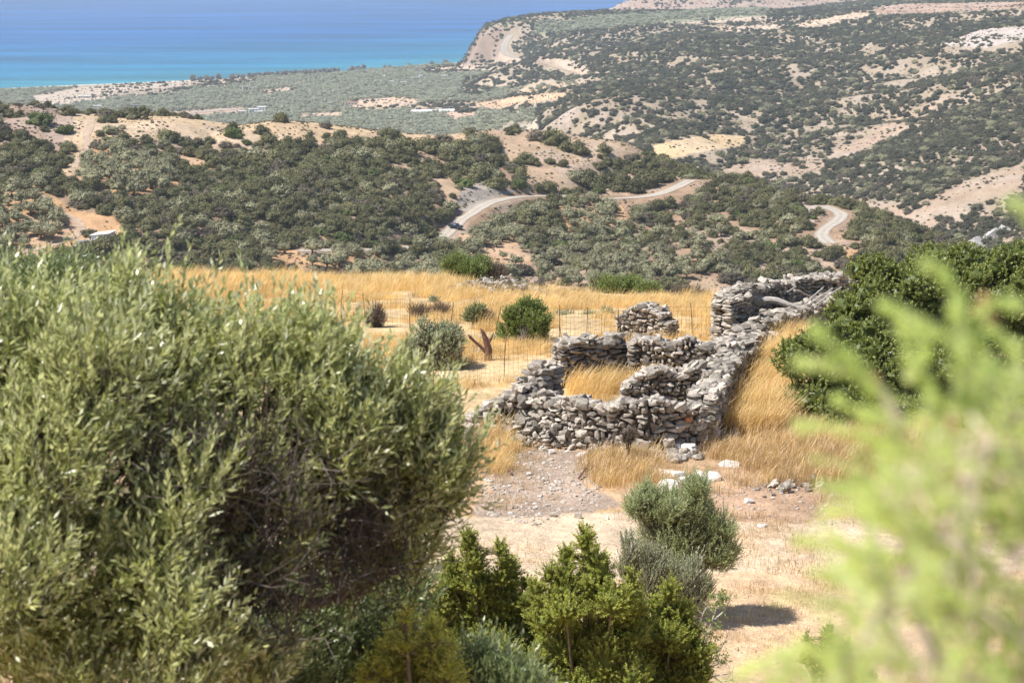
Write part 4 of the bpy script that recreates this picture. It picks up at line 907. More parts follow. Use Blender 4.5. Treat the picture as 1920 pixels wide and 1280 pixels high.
# ---------------------------------------------------------------- growing things made shoot by shoot
def shoots(acc, P, D, L, n, ll, lw, spread=.6, m=0, mt=1, stem=.0035, droop=0., tvar=.5, start=.12, roll=None):
    """leafy shoots: start points P, directions D, lengths L, n leaves each"""
    k = len(P); D = unit(D); L = np.broadcast_to(L, (k,))
    t = (np.arange(n) + .5) / n * (1 - start) + start
    ref = unit(np.cross(D, unit(rdir(k)))); B = np.cross(D, ref)
    curve = unit(rdir(k)) * .18
    th = np.arange(n) * 2.4 + 0.0; th = th[None, :] + rng.random((k, 1)) * 6.28
    ax = P[:, None] + D[:, None] * (L[:, None] * t)[..., None] + curve[:, None] * (L[:, None] * t ** 2)[..., None] - np.array([0, 0, droop]) * (L[:, None] * t ** 2)[..., None]
    out_ = ref[:, None] * np.cos(th)[..., None] + B[:, None] * np.sin(th)[..., None]
    dl = unit(D[:, None] * math.cos(spread) + out_ * math.sin(spread) + .25 * rdir(k * n).reshape(k, n, 3)).reshape(-1, 3)
    le = ll * (.65 + .6 * rng.random(k * n)) * np.tile(np.interp(t, [0, .6, 1], [1, 1, .6]), k)
    pos = ax.reshape(-1, 3) + dl * le[:, None] * .5
    nr = unit(np.cross(dl, np.cross(out_.reshape(-1, 3), dl)) * -1 + .6 * rdir(k * n) + np.array([0, 0, .3]))
    tint = np.clip(np.repeat(rng.random(k) * tvar, n) + (1 - tvar) * rng.random(k * n), 0, 1)
    quads(pos, dl, nr, le, lw * (.7 + .6 * rng.random(k * n)), acc, m, tint)
    if stem > 0:   # stems: thin three-sided sticks
        E = P + D * L[:, None] * .92 + curve * (L * .85)[:, None] - np.array([0, 0, droop]) * (L * .85)[:, None]; q = []
        for a in range(3):
            o_ = ref * math.cos(a * 2.09) + B * math.sin(a * 2.09); q += [P + o_ * stem, E + o_ * stem * .4]
        V = np.stack(q, 1).reshape(-1, 3); i = np.arange(k)[:, None, None] * 6; f = np.array([[0, 2, 3, 1], [2, 4, 5, 3], [4, 0, 1, 5]])[None]
        acc.add(V, [(i + f).reshape(-1, 4)], mt, .5)
def blob_points(blobs, n, shell=.55):
    """points in the outer part of a union of ellipsoids, with outward directions"""
    C = np.array([b[0] for b in blobs]); Rr = np.array([b[1] for b in blobs]); w = (Rr ** 2).sum(1); w /= w.sum(); P = []; D = []
    while len(P) < n:
        i = rng.choice(len(C), n, p=w); d = rdir(n); r = shell + (1 - shell) * rng.random(n) ** .7
        p = C[i] + d * Rr[i] * r[:, None]
        q = (np.linalg.norm((p[:, None] - C[None]) / Rr[None], axis=2) < shell * .97).any(1)
        P += list(p[~q]); D += list(d[~q])
    return np.array(P[:n]), unit(np.array(D[:n]))
def skeleton(acc, base, tips, limbs, r0, m=1, ncl=26, minr=.004, tl=None):
    """trunk and limbs given as polylines, then branches to clusters of shoot starts"""
    nodes_ = []
    for P, ra, rb in limbs:
        P = np.array(P); t = np.linspace(0, 1, len(P)); tt = np.linspace(0, 1, len(P) * 4); Q = np.stack([np.interp(tt, t, P[:, k]) for k in range(3)], -1)
        for _ in range(2): Q[1:-1] = (Q[:-2] + 2 * Q[1:-1] + Q[2:]) / 4
        Q[1:-1] += (rng.random((len(Q) - 2, 3)) - .5) * ra * .6
        (tl or acc).tube(Q, np.linspace(ra, rb, len(Q)) * (1 + .2 * (rng.random(len(Q)) - .5)), 0 if tl is not None else m, 9); nodes_ += [(q, np.interp(a, [0, 1], [ra, rb])) for q, a in zip(Q, tt)]
    NP = np.array([q[0] for q in nodes_]); NR = np.array([q[1] for q in nodes_])
    cl = tips[rng.choice(len(tips), ncl, replace=False)]
    for _ in range(4):
        a = np.argmin(((tips[:, None] - cl[None]) ** 2).sum(2), 1); cl = np.array([tips[a == k].mean(0) if (a == k).any() else cl[k] for k in range(ncl)])
    for k in range(ncl):
        i = np.argmin(((NP - cl[k]) ** 2).sum(1) + 3 * np.maximum(NP[:, 2] - cl[k][2] + .1, 0) ** 2); s_ = NP[i]; d = np.linalg.norm(cl[k] - s_); t = np.linspace(0, 1, 7)[:, None]
        mid = (rng.random(3) - .5) * d * .25; mid[2] -= d * .06
        P = s_ * (1 - t) + cl[k] * t + mid * np.sin(t * math.pi)
        ra = min(NR[i] * .7, .011 + .012 * d); acc.tube(P, np.linspace(ra, minr * 1.6, 7), m, 5)
        sub_ = tips[a == k]
        for q in sub_[rng.permutation(len(sub_))[:min(len(sub_), 26)]]:
            j = int(rng.integers(2, 7)); p0 = P[j]; t2 = np.linspace(0, 1, 4)[:, None]; Q = p0 * (1 - t2) + q * t2 + (rng.random(3) - .5) * .15 * np.linalg.norm(q - p0) * np.sin(t2 * math.pi)
            acc.tube(Q, np.linspace(minr * 1.5, minr * .5, 4), m, 3)
M_OL = leaf_mat('olive_leaf', (.17, .195, .055), (.64, .65, .31), under=(.72, .72, .56), trans=.34, rough=.30, spec=.5, var=.06)
M_OLD = leaf_mat('olive_leaf_deep', (.11, .155, .055), (.32, .37, .17), under=(.38, .42, .28), trans=.26, rough=.38, spec=.5, var=.06)
M_OLM = leaf_mat('olive_leaf_silver', (.17, .22, .085), (.52, .56, .30), under=(.56, .60, .44), trans=.26, rough=.36, spec=.5, var=.06)
M_JUN = leaf_mat('juniper_scale_leaf', (.15, .175, .035), (.54, .57, .14), trans=.32, rough=.6, spec=.2, var=.05)
M_JUNY = leaf_mat('juniper_scale_leaf_yellow', (.42, .43, .08), (.84, .80, .24), trans=.32, rough=.6, spec=.2, var=.05)
M_MAST = leaf_mat('mastic_leaf', (.085, .11, .022), (.38, .42, .12), trans=.20, rough=.45, spec=.4, var=.05)
M_FRESH = leaf_mat('wild_olive_leaf', (.09, .14, .03), (.32, .38, .10), under=(.32, .37, .18), trans=.26, rough=.4, spec=.4, var=.05)
M_GREYL = leaf_mat('grey_olive_leaf', (.19, .205, .115), (.42, .44, .28), under=(.50, .52, .40), trans=.12, rough=.45, spec=.4, var=.05)
M_DRYT = leaf_mat('dry_twigs', (.13, .095, .07), (.28, .22, .17), trans=.0, rough=.9, spec=.1, var=.05)
M_TWIG = rough_mat('olive_bark', (.055, .042, .034), (.17, .14, .115), 22, 6, .9, bdist=.01)
M_TWIGJ = rough_mat('juniper_bark', (.14, .10, .075), (.30, .24, .19), 26, 5, .7, bdist=.01)
def B(px, py, d, rx, ry, rd): c = at(px, py, d); s_ = d / F; return (c, np.array([rx * s_, rd, ry * s_]))
def W(*pts): return [at(*p) for p in pts]
def ragged_blobs(blobs, n, k0=.80, r0=.30, r1=.52, vert=.3):
    o = []
    for c, r_ in blobs:
        o.append((c, r_ * k0))
        for _ in range(n):
            d = rdir(1)[0]; d[2] += vert; d = unit(d); f = r0 + (r1 - r0) * rng.random(); o.append((c + d * r_ * (k0 + .12), r_ * f * np.array([1, 1, 1.15])))
    return o
def finish(root, acc, br, tr, mats, bark, label, cat, group=None):
    base = np.array(root.location)
    for a_, nm, ms in ((tr, 'trunk', [bark]), (br, 'branches', [bark]), (acc, 'foliage', mats)):
        if a_ is None or a_.n == 0: continue
        o = a_.build(nm, ms, loc=base); o.parent = root; o.location = (0, 0, 0)
    return tag(root, label, cat, group)
def grow(name, base, blobs, nsh, L, nl, ll, lw, mat, label, cat, limbs=None, spread=.6, upb=.9, wind=(0.12, 0, 0), shell=.5, ncl=24, bark=None, group=None, stem=.0035, r0=.06, outw=1.0, minr=.004, tvar=.5, ragged=.45, core=0.0, sub=0, k0=.8, sprays=0, spray_l=.5, clutter=None):
    if sub: blobs = ragged_blobs(blobs, sub, k0)
    base = np.asarray(base, float); root = empty(name, base); bark = bark or M_TWIG
    P, D = blob_points(blobs, nsh, shell); dd = unit(D * outw + np.array([0, 0, upb]) + np.array(wind) + ragged * rdir(nsh))
    Lr = L * (.6 + .8 * rng.random(nsh)); st = P - dd * Lr[:, None] * .5; top = np.array([b[0] for b in blobs])
    if limbs is None:
        cen = top.mean(0); limbs = [([base + [0, 0, -.15], base * .6 + cen * .4, cen], r0, r0 * .35)]
        for c in top: limbs.append(([base * .75 + cen * .25, base * .3 + c * .5 + cen * .2, c], r0 * .45, r0 * .12))
    acc, br, tr = Acc(), Acc(), Acc()
    skeleton(br, base, st, limbs, r0, 0, min(ncl, nsh), minr, tl=tr); shoots(acc, st, dd, Lr, nl, ll, lw, spread, 0, 1, stem, tvar=tvar)
    if clutter:
        for c_, r_, n_ in clutter:
            for _ in range(n_):
                p = c_ + rng.normal(size=3) * r_ * .5; d = unit(rng.normal(size=3) + np.array([.1, 0, .9])) * (.12 + .3 * rng.random()); k_ = rng.normal(size=3) * .05
                br.tube([p, p + d * .5 + k_, p + d], [.0045, .003, .0012], 0, 3)
    if sprays:
        q = np.where(D[:, 2] > -.1)[0]; q = rng.choice(q, sprays); sd = unit(D[q] * .5 + np.array([0, 0, 1.1]) + np.array(wind) + .25 * rdir(sprays)); sl = spray_l * (.6 + .7 * rng.random(sprays))
        shoots(acc, P[q] - sd * .08, sd, sl, int(nl * 1.7), ll, lw, spread * .8, 0, 1, stem, tvar=tvar)
    if core:
        for i, (c, r) in enumerate(blobs): lump(acc, c, r * core, 2, .35, 0, .05, 1, seed=i)
    return finish(root, acc, br, tr, [mat, bark], bark, label, cat, group)
def ground_at(px, d): a = (px - 960) / F / cp; x = a * d; return np.array([x, d, float(gz(np.array([x]), np.array([d]))[0])])

# the big olive tree that fills the left of the picture
OB = [B(150, 840, 9.3, 290, 260, .75), B(440, 800, 9.6, 250, 200, .7), B(60, 630, 9.6, 120, 95, .45), B(190, 610, 9.7, 130, 95, .45), B(340, 650, 9.7, 150, 95, .5), B(500, 660, 9.8, 130, 95, .5), B(615, 660, 9.9, 85, 80, .4), B(675, 800, 9.9, 120, 105, .5), B(785, 780, 10.0, 75, 75, .35), B(850, 860, 10.0, 52, 70, .3), B(775, 900, 10.1, 110, 90, .4), B(640, 920, 10.3, 70, 60, .25),
      B(90, 530, 9.7, 26, 48, .15), B(245, 515, 9.7, 28, 60, .15), B(160, 560, 9.7, 30, 40, .15), B(205, 545, 9.7, 22, 40, .12), B(370, 572, 9.8, 26, 42, .15), B(420, 590, 9.8, 30, 36, .15), B(590, 585, 9.9, 20, 46, .12), B(545, 590, 9.9, 26, 40, .12), B(690, 660, 10, 20, 50, .12), B(765, 705, 10, 22, 44, .12), B(845, 735, 10, 24, 60, .12), B(15, 590, 9.7, 26, 55, .15), B(890, 850, 10, 20, 50, .12), B(300, 580, 9.7, 30, 34, .15), B(470, 590, 9.8, 26, 40, .12), B(640, 600, 9.9, 18, 36, .1),
      B(110, 1090, 8.9, 260, 230, .7), B(290, 1130, 8.7, 160, 120, .4), B(740, 1000, 10.2, 110, 100, .4), B(-160, 800, 9.3, 220, 330, .8), B(330, 960, 8.9, 90, 80, .25), B(480, 1250, 8.9, 80, 40, .2), B(250, 1270, 8.6, 200, 60, .4)]
def _shift(o):
    out = []
    for c, q in o:
        px_, py_ = project(c[0], c[1], c[2]); px_, py_ = float(px_), float(py_)
        py2_ = py_ + (58 if py_ < 700 else 58 * max(0, (950 - py_) / 250)); px2_ = px_ - (26 if px_ > 600 else 0); out.append((at(px2_, py2_, c[1]), q))
    return out
OB = _shift(OB)
lb = [(W((510, 1420, 9.5), (470, 1290, 9.45), (430, 1190, 9.4)), .17, .12), (W((430, 1190, 9.4), (330, 1175, 9.2), (230, 1195, 9.1), (120, 1130, 9.1), (20, 1000, 9.2)), .105, .04), (W((430, 1190, 9.4), (455, 1090, 9.4), (470, 990, 9.45), (495, 900, 9.5), (470, 780, 9.6), (440, 640, 9.7)), .085, .025),
      (W((495, 900, 9.5), (560, 820, 9.6), (640, 740, 9.8), (690, 700, 9.9)), .04, .015), (W((455, 1090, 9.4), (560, 1130, 9.8), (640, 1120, 10.0)), .038, .026), (W((640, 1120, 10.0), (610, 1000, 10.0), (590, 900, 9.9), (610, 800, 9.9)), .022, .010), (W((640, 1120, 10.0), (650, 1030, 10.1), (720, 930, 10.1), (800, 850, 10.1)), .022, .010), (W((640, 1120, 10.1), (730, 1080, 10.2), (820, 1000, 10.2)), .02, .009),
      (W((330, 1175, 9.2), (300, 1040, 9.2), (260, 900, 9.3), (270, 760, 9.5)), .05, .018), (W((300, 1040, 9.2), (190, 900, 9.3), (130, 740, 9.5)), .035, .014), (W((260, 900, 9.3), (230, 720, 9.6), (240, 560, 9.8)), .02, .009)]
grow('olive_tree', ground_at(510, 9.5), OB, 6300, .34, 15, .072, .0165, M_OL, 'big leafy olive tree filling the left foreground', 'olive tree', limbs=lb, spread=.62, upb=1.0, wind=(.28, 0, 0), shell=.62, ncl=80, minr=.003, stem=.0025, ragged=.5, sub=7, k0=.72, sprays=800, spray_l=.36, clutter=[(at(620, 1010, 9.6), np.array([.30, .3, .28]), 520), (at(460, 930, 9.1), np.array([.3, .25, .25]), 330), (at(480, 1130, 9.0), np.array([.3, .25, .2]), 300), (at(300, 900, 9.0), np.array([.3, .3, .3]), 200), (at(700, 1050, 10), np.array([.2, .2, .2]), 160)])
OB2 = [B(30, 560, 13.5, 75, 70, .5), B(120, 545, 13.5, 75, 60, .5), B(60, 660, 13.5, 150, 110, .6), B(-100, 640, 13.5, 150, 160, .7), B(200, 600, 13.8, 90, 80, .5), B(-20, 800, 13.2, 180, 150, .7)]
grow('olive_tree', ground_at(20, 13.6), OB2, 3600, .27, 15, .062, .014, M_GREYL if False else M_OLD, 'bluish green olive tree behind the big one at the left edge', 'olive tree', spread=.6, upb=1.1, wind=(.2, 0, 0), shell=.5, ncl=30, stem=.002)
LB_ = [B(590, 1150, 10.9, 120, 90, .4), B(520, 1240, 10.6, 160, 90, .5), B(660, 1240, 10.9, 110, 80, .4), B(740, 1120, 11.3, 80, 90, .35), B(430, 1290, 10.3, 150, 60, .4)]
grow('olive_tree', ground_at(590, 10.9), LB_, 2200, .24, 14, .060, .014, M_OLD, 'deep green young olive growing under the big olive tree', 'olive tree', spread=.5, upb=1.3, shell=.35, ncl=18, stem=.002)
LC = [B(905, 1255, 11.5, 60, 40, .25), B(955, 1300, 11.3, 80, 50, .3), B(850, 1290, 11.6, 55, 40, .25)]
grow('olive_tree', ground_at(910, 11.5), LC, 800, .26, 13, .066, .014, M_OLD, 'dark slender-leaved sapling between the yellow juniper and the junipers', 'olive tree', spread=.45, upb=1.8, shell=.2, ncl=10, stem=.002)
# junipers
def juniper(base, blobs, nsh, L, ll, lw, mat, label, **k):
    return grow('juniper_bush', base, blobs, int(nsh * 2.1), L, 22, ll * 1.5, lw * 1.35, mat, label, 'juniper', spread=.75, upb=.75, wind=(0, 0, 0), shell=.55, core=.70, bark=M_TWIGJ, stem=.003, tvar=.65, ragged=.35, **k)
def spires(spec, d):  # upright pointed masses: (px, py top, py base, half width px)
    o = []
    for (px, pt, pb, w) in spec:
        n_ = max(int((pb - pt) / (w * .55)), 3)
        for t in np.linspace(0, 1, n_): o.append(B(px + rng.normal() * w * .15, pt + (pb - pt) * t + w * .3, d + rng.normal() * .12, w * (.38 + .62 * t), w * .62, w * (.38 + .62 * t) * d / F))
    return o
j1 = spires([(898, 1000, 1120, 46), (940, 1018, 1100, 30), (955, 1060, 1160, 52), (868, 1060, 1220, 66), (930, 1120, 1260, 90), (985, 1085, 1150, 30), (1010, 1140, 1260, 70), (830, 1110, 1250, 60), (850, 1040, 1110, 26)], 22)
juniper(ground_at(920, 22), j1, 3200, .15, .022, .010, M_JUN, 'left one of the two pointed yellow-green junipers', ncl=40)
j2 = spires([(1105, 998, 1110, 45), (1062, 1030, 1130, 40), (1022, 1065, 1150, 34), (1140, 1050, 1170, 55), (1080, 1110, 1260, 90), (1150, 1130, 1270, 80), (1190, 1080, 1180, 34), (1120, 1210, 1320, 120), (1020, 1160, 1300, 66), (965, 1215, 1310, 56), (1200, 1180, 1310, 60)], 20.5)
juniper(ground_at(1100, 20.5), j2, 4300, .15, .022, .010, M_JUN, 'tallest pointed juniper at the bottom centre', ncl=50)
j3 = spires([(1262, 1095, 1180, 42), (1232, 1130, 1220, 50), (1290, 1140, 1210, 40), (1260, 1200, 1300, 75), (1200, 1210, 1310, 70), (1310, 1225, 1320, 40)], 21)
juniper(ground_at(1255, 21), j3, 2300, .14, .022, .010, M_JUN, 'round-topped juniper at the right of the bottom group', ncl=34)
j4 = spires([(762, 1150, 1230, 20), (812, 1165, 1250, 24), (735, 1190, 1270, 26), (785, 1200, 1290, 34), (840, 1215, 1290, 26), (700, 1240, 1300, 26), (760, 1250, 1310, 50)], 10.3)
juniper(ground_at(770, 10.3), j4, 1100, .15, .016, .0065, M_JUNY, 'yellow juniper bush under the big olive tree', ncl=24)
j5 = spires([(1516, 1190, 1232, 18), (1556, 1178, 1240, 28), (1585, 1205, 1256, 26), (1620, 1236, 1290, 26), (1540, 1212, 1250, 22)], 27)
juniper(ground_at(1560, 27), j5, 420, .14, .022, .010, M_JUN, 'sparse dark juniper half hidden by the blurred branch', ncl=14)
# small olive with its shadow on the track, and its grey neighbour
d_ = 36.9
so_ = [B(1225, 955, d_, 48, 38, .45), B(1290, 950, d_, 55, 45, .5), B(1262, 1010, d_, 85, 50, .75), B(1322, 1010, d_, 52, 50, .5), B(1335, 1045, d_, 42, 30, .4), B(1310, 925, d_, 22, 26, .2), B(1205, 930, d_, 30, 18, .2)]
grow('olive_tree', ground_at(1290, d_), so_, 4800, .28, 14, .066, .016, M_OLM, 'small olive tree casting a dark shadow on the track', 'olive tree', spread=.5, upb=1.2, wind=(.1, 0, 0), shell=.4, ncl=30, stem=.003, minr=.006, sub=5, k0=.86, core=.42, sprays=160, spray_l=.45)
d_ = 31
sg = [B(1215, 1050, d_, 55, 40, .4), B(1265, 1080, d_, 60, 45, .45), B(1190, 1035, d_, 30, 30, .25), B(1295, 1110, d_, 36, 40, .3), B(1240, 1110, d_, 70, 45, .4)]
grow('olive_shrub', ground_at(1240, d_), sg, 2000, .26, 13, .062, .014, M_GREYL, 'pale grey-leaved shrub below the small olive tree', 'shrub', spread=.35, upb=2.0, shell=.3, ncl=20, stem=.003, sub=4)
# field bushes
d_ = 61
grow('olive_shrub', ground_at(815, d_), [B(800, 655, d_, 45, 42, .7), B(835, 665, d_, 42, 45, .7), B(775, 670, d_, 30, 35, .5), B(815, 690, d_, 55, 30, .8)], 2600, .3, 11, .095, .034, M_GREYL, 'grey-green olive bush in the golden field by the fence', 'shrub', spread=.55, upb=.9, shell=.5, ncl=26, stem=.005, minr=.006, sub=6, k0=.75)
d_ = 66
grow('olive_shrub', ground_at(980, d_ - 1), [B(985, 610, d_, 42, 40, .7), B(955, 622, d_, 30, 34, .6), B(1005, 625, d_, 30, 38, .6), B(975, 585, d_, 18, 18, .3), B(1000, 590, d_, 22, 22, .4), B(978, 645, d_, 48, 24, .8)], 3000, .3, 11, .095, .036, M_FRESH, 'bright green bush standing alone in the golden field', 'shrub', spread=.55, upb=1.1, shell=.5, ncl=26, stem=.005, minr=.006, sub=6, k0=.75)
for (px, py, w, h, d_, mt, lab, nm, k) in [
    (880, 507, 55, 26, 110, M_FRESH, 'round green bush on the far edge of the field', 'shrub', 900), (925, 515, 28, 16, 110, M_DRYT, 'dry brownish bush beside the round green one', 'shrub', 300),
    (1168, 542, 50, 20, 97, M_FRESH, 'low spreading green bush left of the hut ruin', 'shrub', 800), (1122, 534, 20, 20, 99, M_GREYL, 'grey-brown bush touching the low green bush', 'shrub', 320), (1215, 545, 30, 12, 96, M_FRESH, 'small low bush right of the low green one', 'shrub', 240),
    (885, 592, 26, 18, 71, M_OLD, 'small dark shrub left of the bright green bush', 'shrub', 260), (915, 596, 16, 12, 71, M_DRYT, 'dry twiggy shrub beside the small dark one', 'shrub', 140), (825, 588, 28, 18, 76, M_DRYT, 'wiry grey shrub in the middle of the field', 'shrub', 240), (783, 592, 26, 16, 75, M_DRYT, 'brown thorny shrub left of the wiry grey one', 'shrub', 200), (812, 572, 12, 12, 84, M_GREYL, 'tiny grey shrub far out in the field', 'shrub', 80),
    (700, 600, 26, 26, 72, M_DRYT, 'dry shrub at the fence near the big olive tree', 'shrub', 240), (648, 555, 14, 7, 98, M_GREYL, 'small grey tuft alone on the golden slope', 'shrub', 60), (1052, 598, 30, 12, 76, M_GREYL, 'low grey shrub right of the bright green bush', 'shrub', 180), (1108, 600, 24, 12, 76, M_OLD, 'low dark shrub behind the upper pen', 'shrub', 160), (1140, 590, 14, 10, 76, M_GREYL, 'small shrub near the free-standing stub', 'shrub', 80),
    (1215, 568, 30, 10, 90, M_GREYL, 'grey shrub behind the free-standing stub', 'shrub', 160), (1290, 556, 45, 16, 92, M_DRYT, 'wide brown thorn scrub left of the hut ruin', 'shrub', 420), (1330, 568, 34, 14, 86, M_DRYT, 'brown thorn scrub against the hut corner', 'shrub', 260), (1265, 590, 16, 8, 80, M_GREYL, 'little green-grey tussock near the stub', 'shrub', 60), (1375, 552, 26, 10, 92, M_DRYT, 'brown scrub behind the slab pier', 'shrub', 180),
    (1180, 820, 22, 18, 48, M_DRYT, 'dry yellow thistle against the front wall', 'dry plant', 160), (1420, 1165, 12, 8, 35, M_DRYT, 'tiny dry plant on the track', 'dry plant', 40)]:
    if 'tiny dry plant' in lab: continue
    g_ = ground_at(px, d_)
    s_ = d_ / F; c0 = at(px, py - h * .15, d_); h = h * 1.15
    bl = [(c0 + np.array([(rng.random() - .5) * w * s_, (rng.random() - .5) * w * s_ * .8, (rng.random() - .4) * h * s_ * .5]), np.array([w * .55, w * .5, h * .75]) * s_ * (.7 + .4 * rng.random())) for _ in range(6)]
    sc_ = d_ / 66
    grow('shrub', g_, bl, int(k * 1.8), .28 * sc_, 9, .075 * sc_, .03 * sc_ if mt is not M_DRYT else .011 * sc_, mt, lab, 'shrub' if nm == 'shrub' else nm, spread=.6, upb=.8, shell=.35, ncl=10, stem=.006 * sc_, minr=.006 * sc_, r0=.04)
# the great dark mastic bush at the right
d_ = 57
mb = [B(1700, 560, 58, 110, 80, 1.6), B(1800, 570, 58, 130, 90, 1.8), B(1900, 580, 58, 130, 100, 1.8), B(2050, 600, 58, 160, 120, 2.0), B(1620, 600, 57, 70, 60, 1.2), B(1590, 660, 55.5, 90, 60, 1.2), B(1560, 720, 54, 90, 70, 1.2), B(1500, 670, 54, 60, 45, .9), B(1530, 770, 53, 70, 45, .9), B(1700, 700, 55, 130, 90, 1.5), B(1850, 720, 55, 140, 100, 1.6), B(1650, 790, 53, 110, 60, 1.1), B(1640, 520, 58.5, 45, 36, .8), B(1820, 500, 58.8, 90, 34, 1.2), B(1745, 505, 58.8, 60, 34, 1.0), B(1910, 500, 58.8, 60, 34, 1.1), B(1850, 840, 52.5, 160, 70, 1.3)]
bb_ = []
for c, r in mb:
    bb_.append((c, r * .88))
    for _ in range(9):
        d = rdir(1)[0]; d[2] = abs(d[2]) * .8; d[1] = -abs(d[1]) if rng.random() < .7 else d[1]; bb_.append((c + unit(d) * r * .82, np.array([.42, .42, .36]) * (.7 + .6 * rng.random())))
grow('mastic_bush', ground_at(1720, 57), bb_, 15000, .20, 12, .075, .052, M_MAST, 'huge dark green mastic bush beside the ruined hut', 'bush', spread=.75, upb=.7, shell=.72, core=.70, ncl=70, stem=.004, minr=.008, r0=.12, wind=(0, 0, 0), tvar=.75)
# ---------------------------------------------------------------- dry grass
M_GRASS = leaf_mat('dry_golden_grass', (.66, .46, .235), (.93, .70, .40), trans=.36, rough=.7, spec=.2, var=.26)
M_STRAW = leaf_mat('dry_brown_straw', (.48, .345, .235), (.82, .62, .42), trans=.30, rough=.8, spec=.15, var=.16)
def tuft(nb, h, spread, w, lean, seed, mat):
    r = np.random.default_rng(seed); a = Acc(); n = nb
    b = r.normal(size=(n, 2)) * spread * .5; az = r.random(n) * 6.28; out_ = np.stack([np.cos(az), np.sin(az)], -1) * (.12 + .38 * r.random((n, 1))) + np.array(lean)
    H = h * (.45 + .65 * r.random(n)); tint = np.clip(r.random(n), 0, 1)
    side = np.stack([-np.sin(az), np.cos(az), 0 * az], -1) * (w * (.7 + .6 * r.random(n)))[:, None]
    p0 = np.c_[b, -.03 + 0 * H]; p1 = np.c_[b + out_ * H[:, None] * .35, H * .6]; p2 = np.c_[b + out_ * H[:, None] * 1.05, H * .98 - .12 * h * r.random(n)]
    V = np.stack([p0 - side, p0 + side, p1 - side * .8, p1 + side * .8, p2 - side * .35, p2 + side * .35], 1).reshape(-1, 3); i = np.arange(n)[:, None, None] * 6
    a.add(V, [(i + np.array([[0, 1, 3, 2], [2, 3, 5, 4]])[None]).reshape(-1, 4)], 0, np.repeat(tint, 6))
    o = a.build('grass_tuft', [mat]); me = o.data; bpy.data.objects.remove(o); return me
TM = [tuft(70, .62, .34, .0045, (.30, -.05), 1, M_GRASS), tuft(60, .50, .40, .0045, (.22, .05), 2, M_GRASS), tuft(64, .34, .46, .005, (.12, 0), 3, M_GRASS), tuft(60, .36, .36, .0045, (.08, 0), 4, M_STRAW), tuft(40, .14, .42, .006, (.05, 0), 5, M_STRAW)]
tl_ = [('tall golden grass tuft at the right corner of the front wall', 1322, 835), ('golden grass tuft before the left end of the front wall', 955, 845), ('short yellow grass tuft inside the lower pen', 1120, 728), ('brown straw tuft below the middle of the front wall', 1150, 865), ('low matted straw tuft at the edge of the track', 1190, 972)]
TP = []
for (lab, px, py), me in zip(tl_, TM):
    TP.append(tag(inst('grass_tuft', me, G(px, py, 20), rng.random() * .8, 1.15), lab, 'grass tuft', 'tufts of dry grass'))
def wall_clear(x, y):
    bpy.context.view_layer.update()
    ok = np.ones(len(x), bool)
    for o in list(col.objects):
        if o.name.startswith('rock') and max(o.dimensions) > .28: ok &= np.hypot(x - o.location[0], y + .25 - o.location[1]) > .42
        if o.name.startswith('stone_wall'):
            co = np.empty(len(o.data.vertices) * 3, np.float32); o.data.vertices.foreach_get('co', co); co = co.reshape(-1, 3)[::24, :2] + np.array(o.location)[:2]
            b = (x > co[:, 0].min() - .3) & (x < co[:, 0].max() + .3) & (y > co[:, 1].min() - .3) & (y < co[:, 1].max() + .3) & ok
            ii_ = np.where(b)[0]
            for s_ in range(0, len(ii_), 4000):
                k = ii_[s_:s_ + 4000]; d = ((x[k][:, None] - co[None, :, 0]) ** 2 + (y[k][:, None] - co[None, :, 1]) ** 2).min(1); ok[k] &= d > .14 ** 2
    return ok
GP = []
def grass(x0, x1, y0, y1, s, polys, types, probs, hs, keep=.9, patch=.0, ps=3.0):
    X, Y = jgrid(x0, x1, y0, y1, s); q = np.abs(X / Y) < .33; X, Y = X[q], Y[q]; Z = gz(X, Y); px, py = project(X, Y, Z)
    e = 10 * (fbm(X * 1.2, Y * 1.2, 95, 2) - .5) * 2
    q = np.zeros(len(X), bool)
    for p_ in polys: q |= in_poly(px + e, py + e * .5, p_)
    q &= (glayer(X, Y) == 0) & (rng.random(len(X)) < keep) & (fbm(X / ps, Y / ps, 96, 3) > patch) & visible(X, Y, Z, .8)
    X, Y, Z = X[q], Y[q], Z[q]; q = wall_clear(X, Y); X, Y, Z = X[q], Y[q], Z[q]
    t = rng.choice(types, len(X), p=probs); s_ = hs * (.7 + .6 * rng.random(len(X))) * (.75 + .5 * fbm(X / 4, Y / 4, 97, 2)); s_ = s_ * np.maximum(1, Y / 75)
    GP.append(np.stack([X, Y, Z, t, s_], -1))
FIELD = [(-300, 526), (840, 526), (900, 545), (1000, 548), (1100, 560), (1340, 566), (1345, 640), (1180, 690), (1060, 720), (1000, 800), (880, 810), (860, 770), (-300, 770)]
grass(-30, 26, 58, 90, .34, [FIELD], [0, 1, 2, 3], [.14, .26, .40, .20], .80, .90, .44, 2.5)
grass(-42, 36, 90, 122, .52, [FIELD], [0, 1, 2, 3], [.12, .34, .40, .14], .85, .93, .36, 5)
grass(2, 12, 46, 75, .19, [[(1312, 850), (1322, 760), (1368, 690), (1382, 655), (1470, 625), (1500, 640), (1480, 700), (1475, 800), (1440, 820), (1350, 812)]], [0, 1], [.7, .3], 1.15, .96, .18, 1.5)
grass(-2, 8, 50, 62, .25, [[(1060, 735), (1190, 690), (1300, 700), (1170, 740), (1120, 755)]], [0, 1], [.5, .5], 1.0)
grass(-4, 0, 44, 52, .2, [[(900, 800), (940, 790), (1040, 830), (1055, 870), (1000, 870), (930, 890), (900, 880)]], [1, 3], [.6, .4], .95, .95, .25, 1.2)
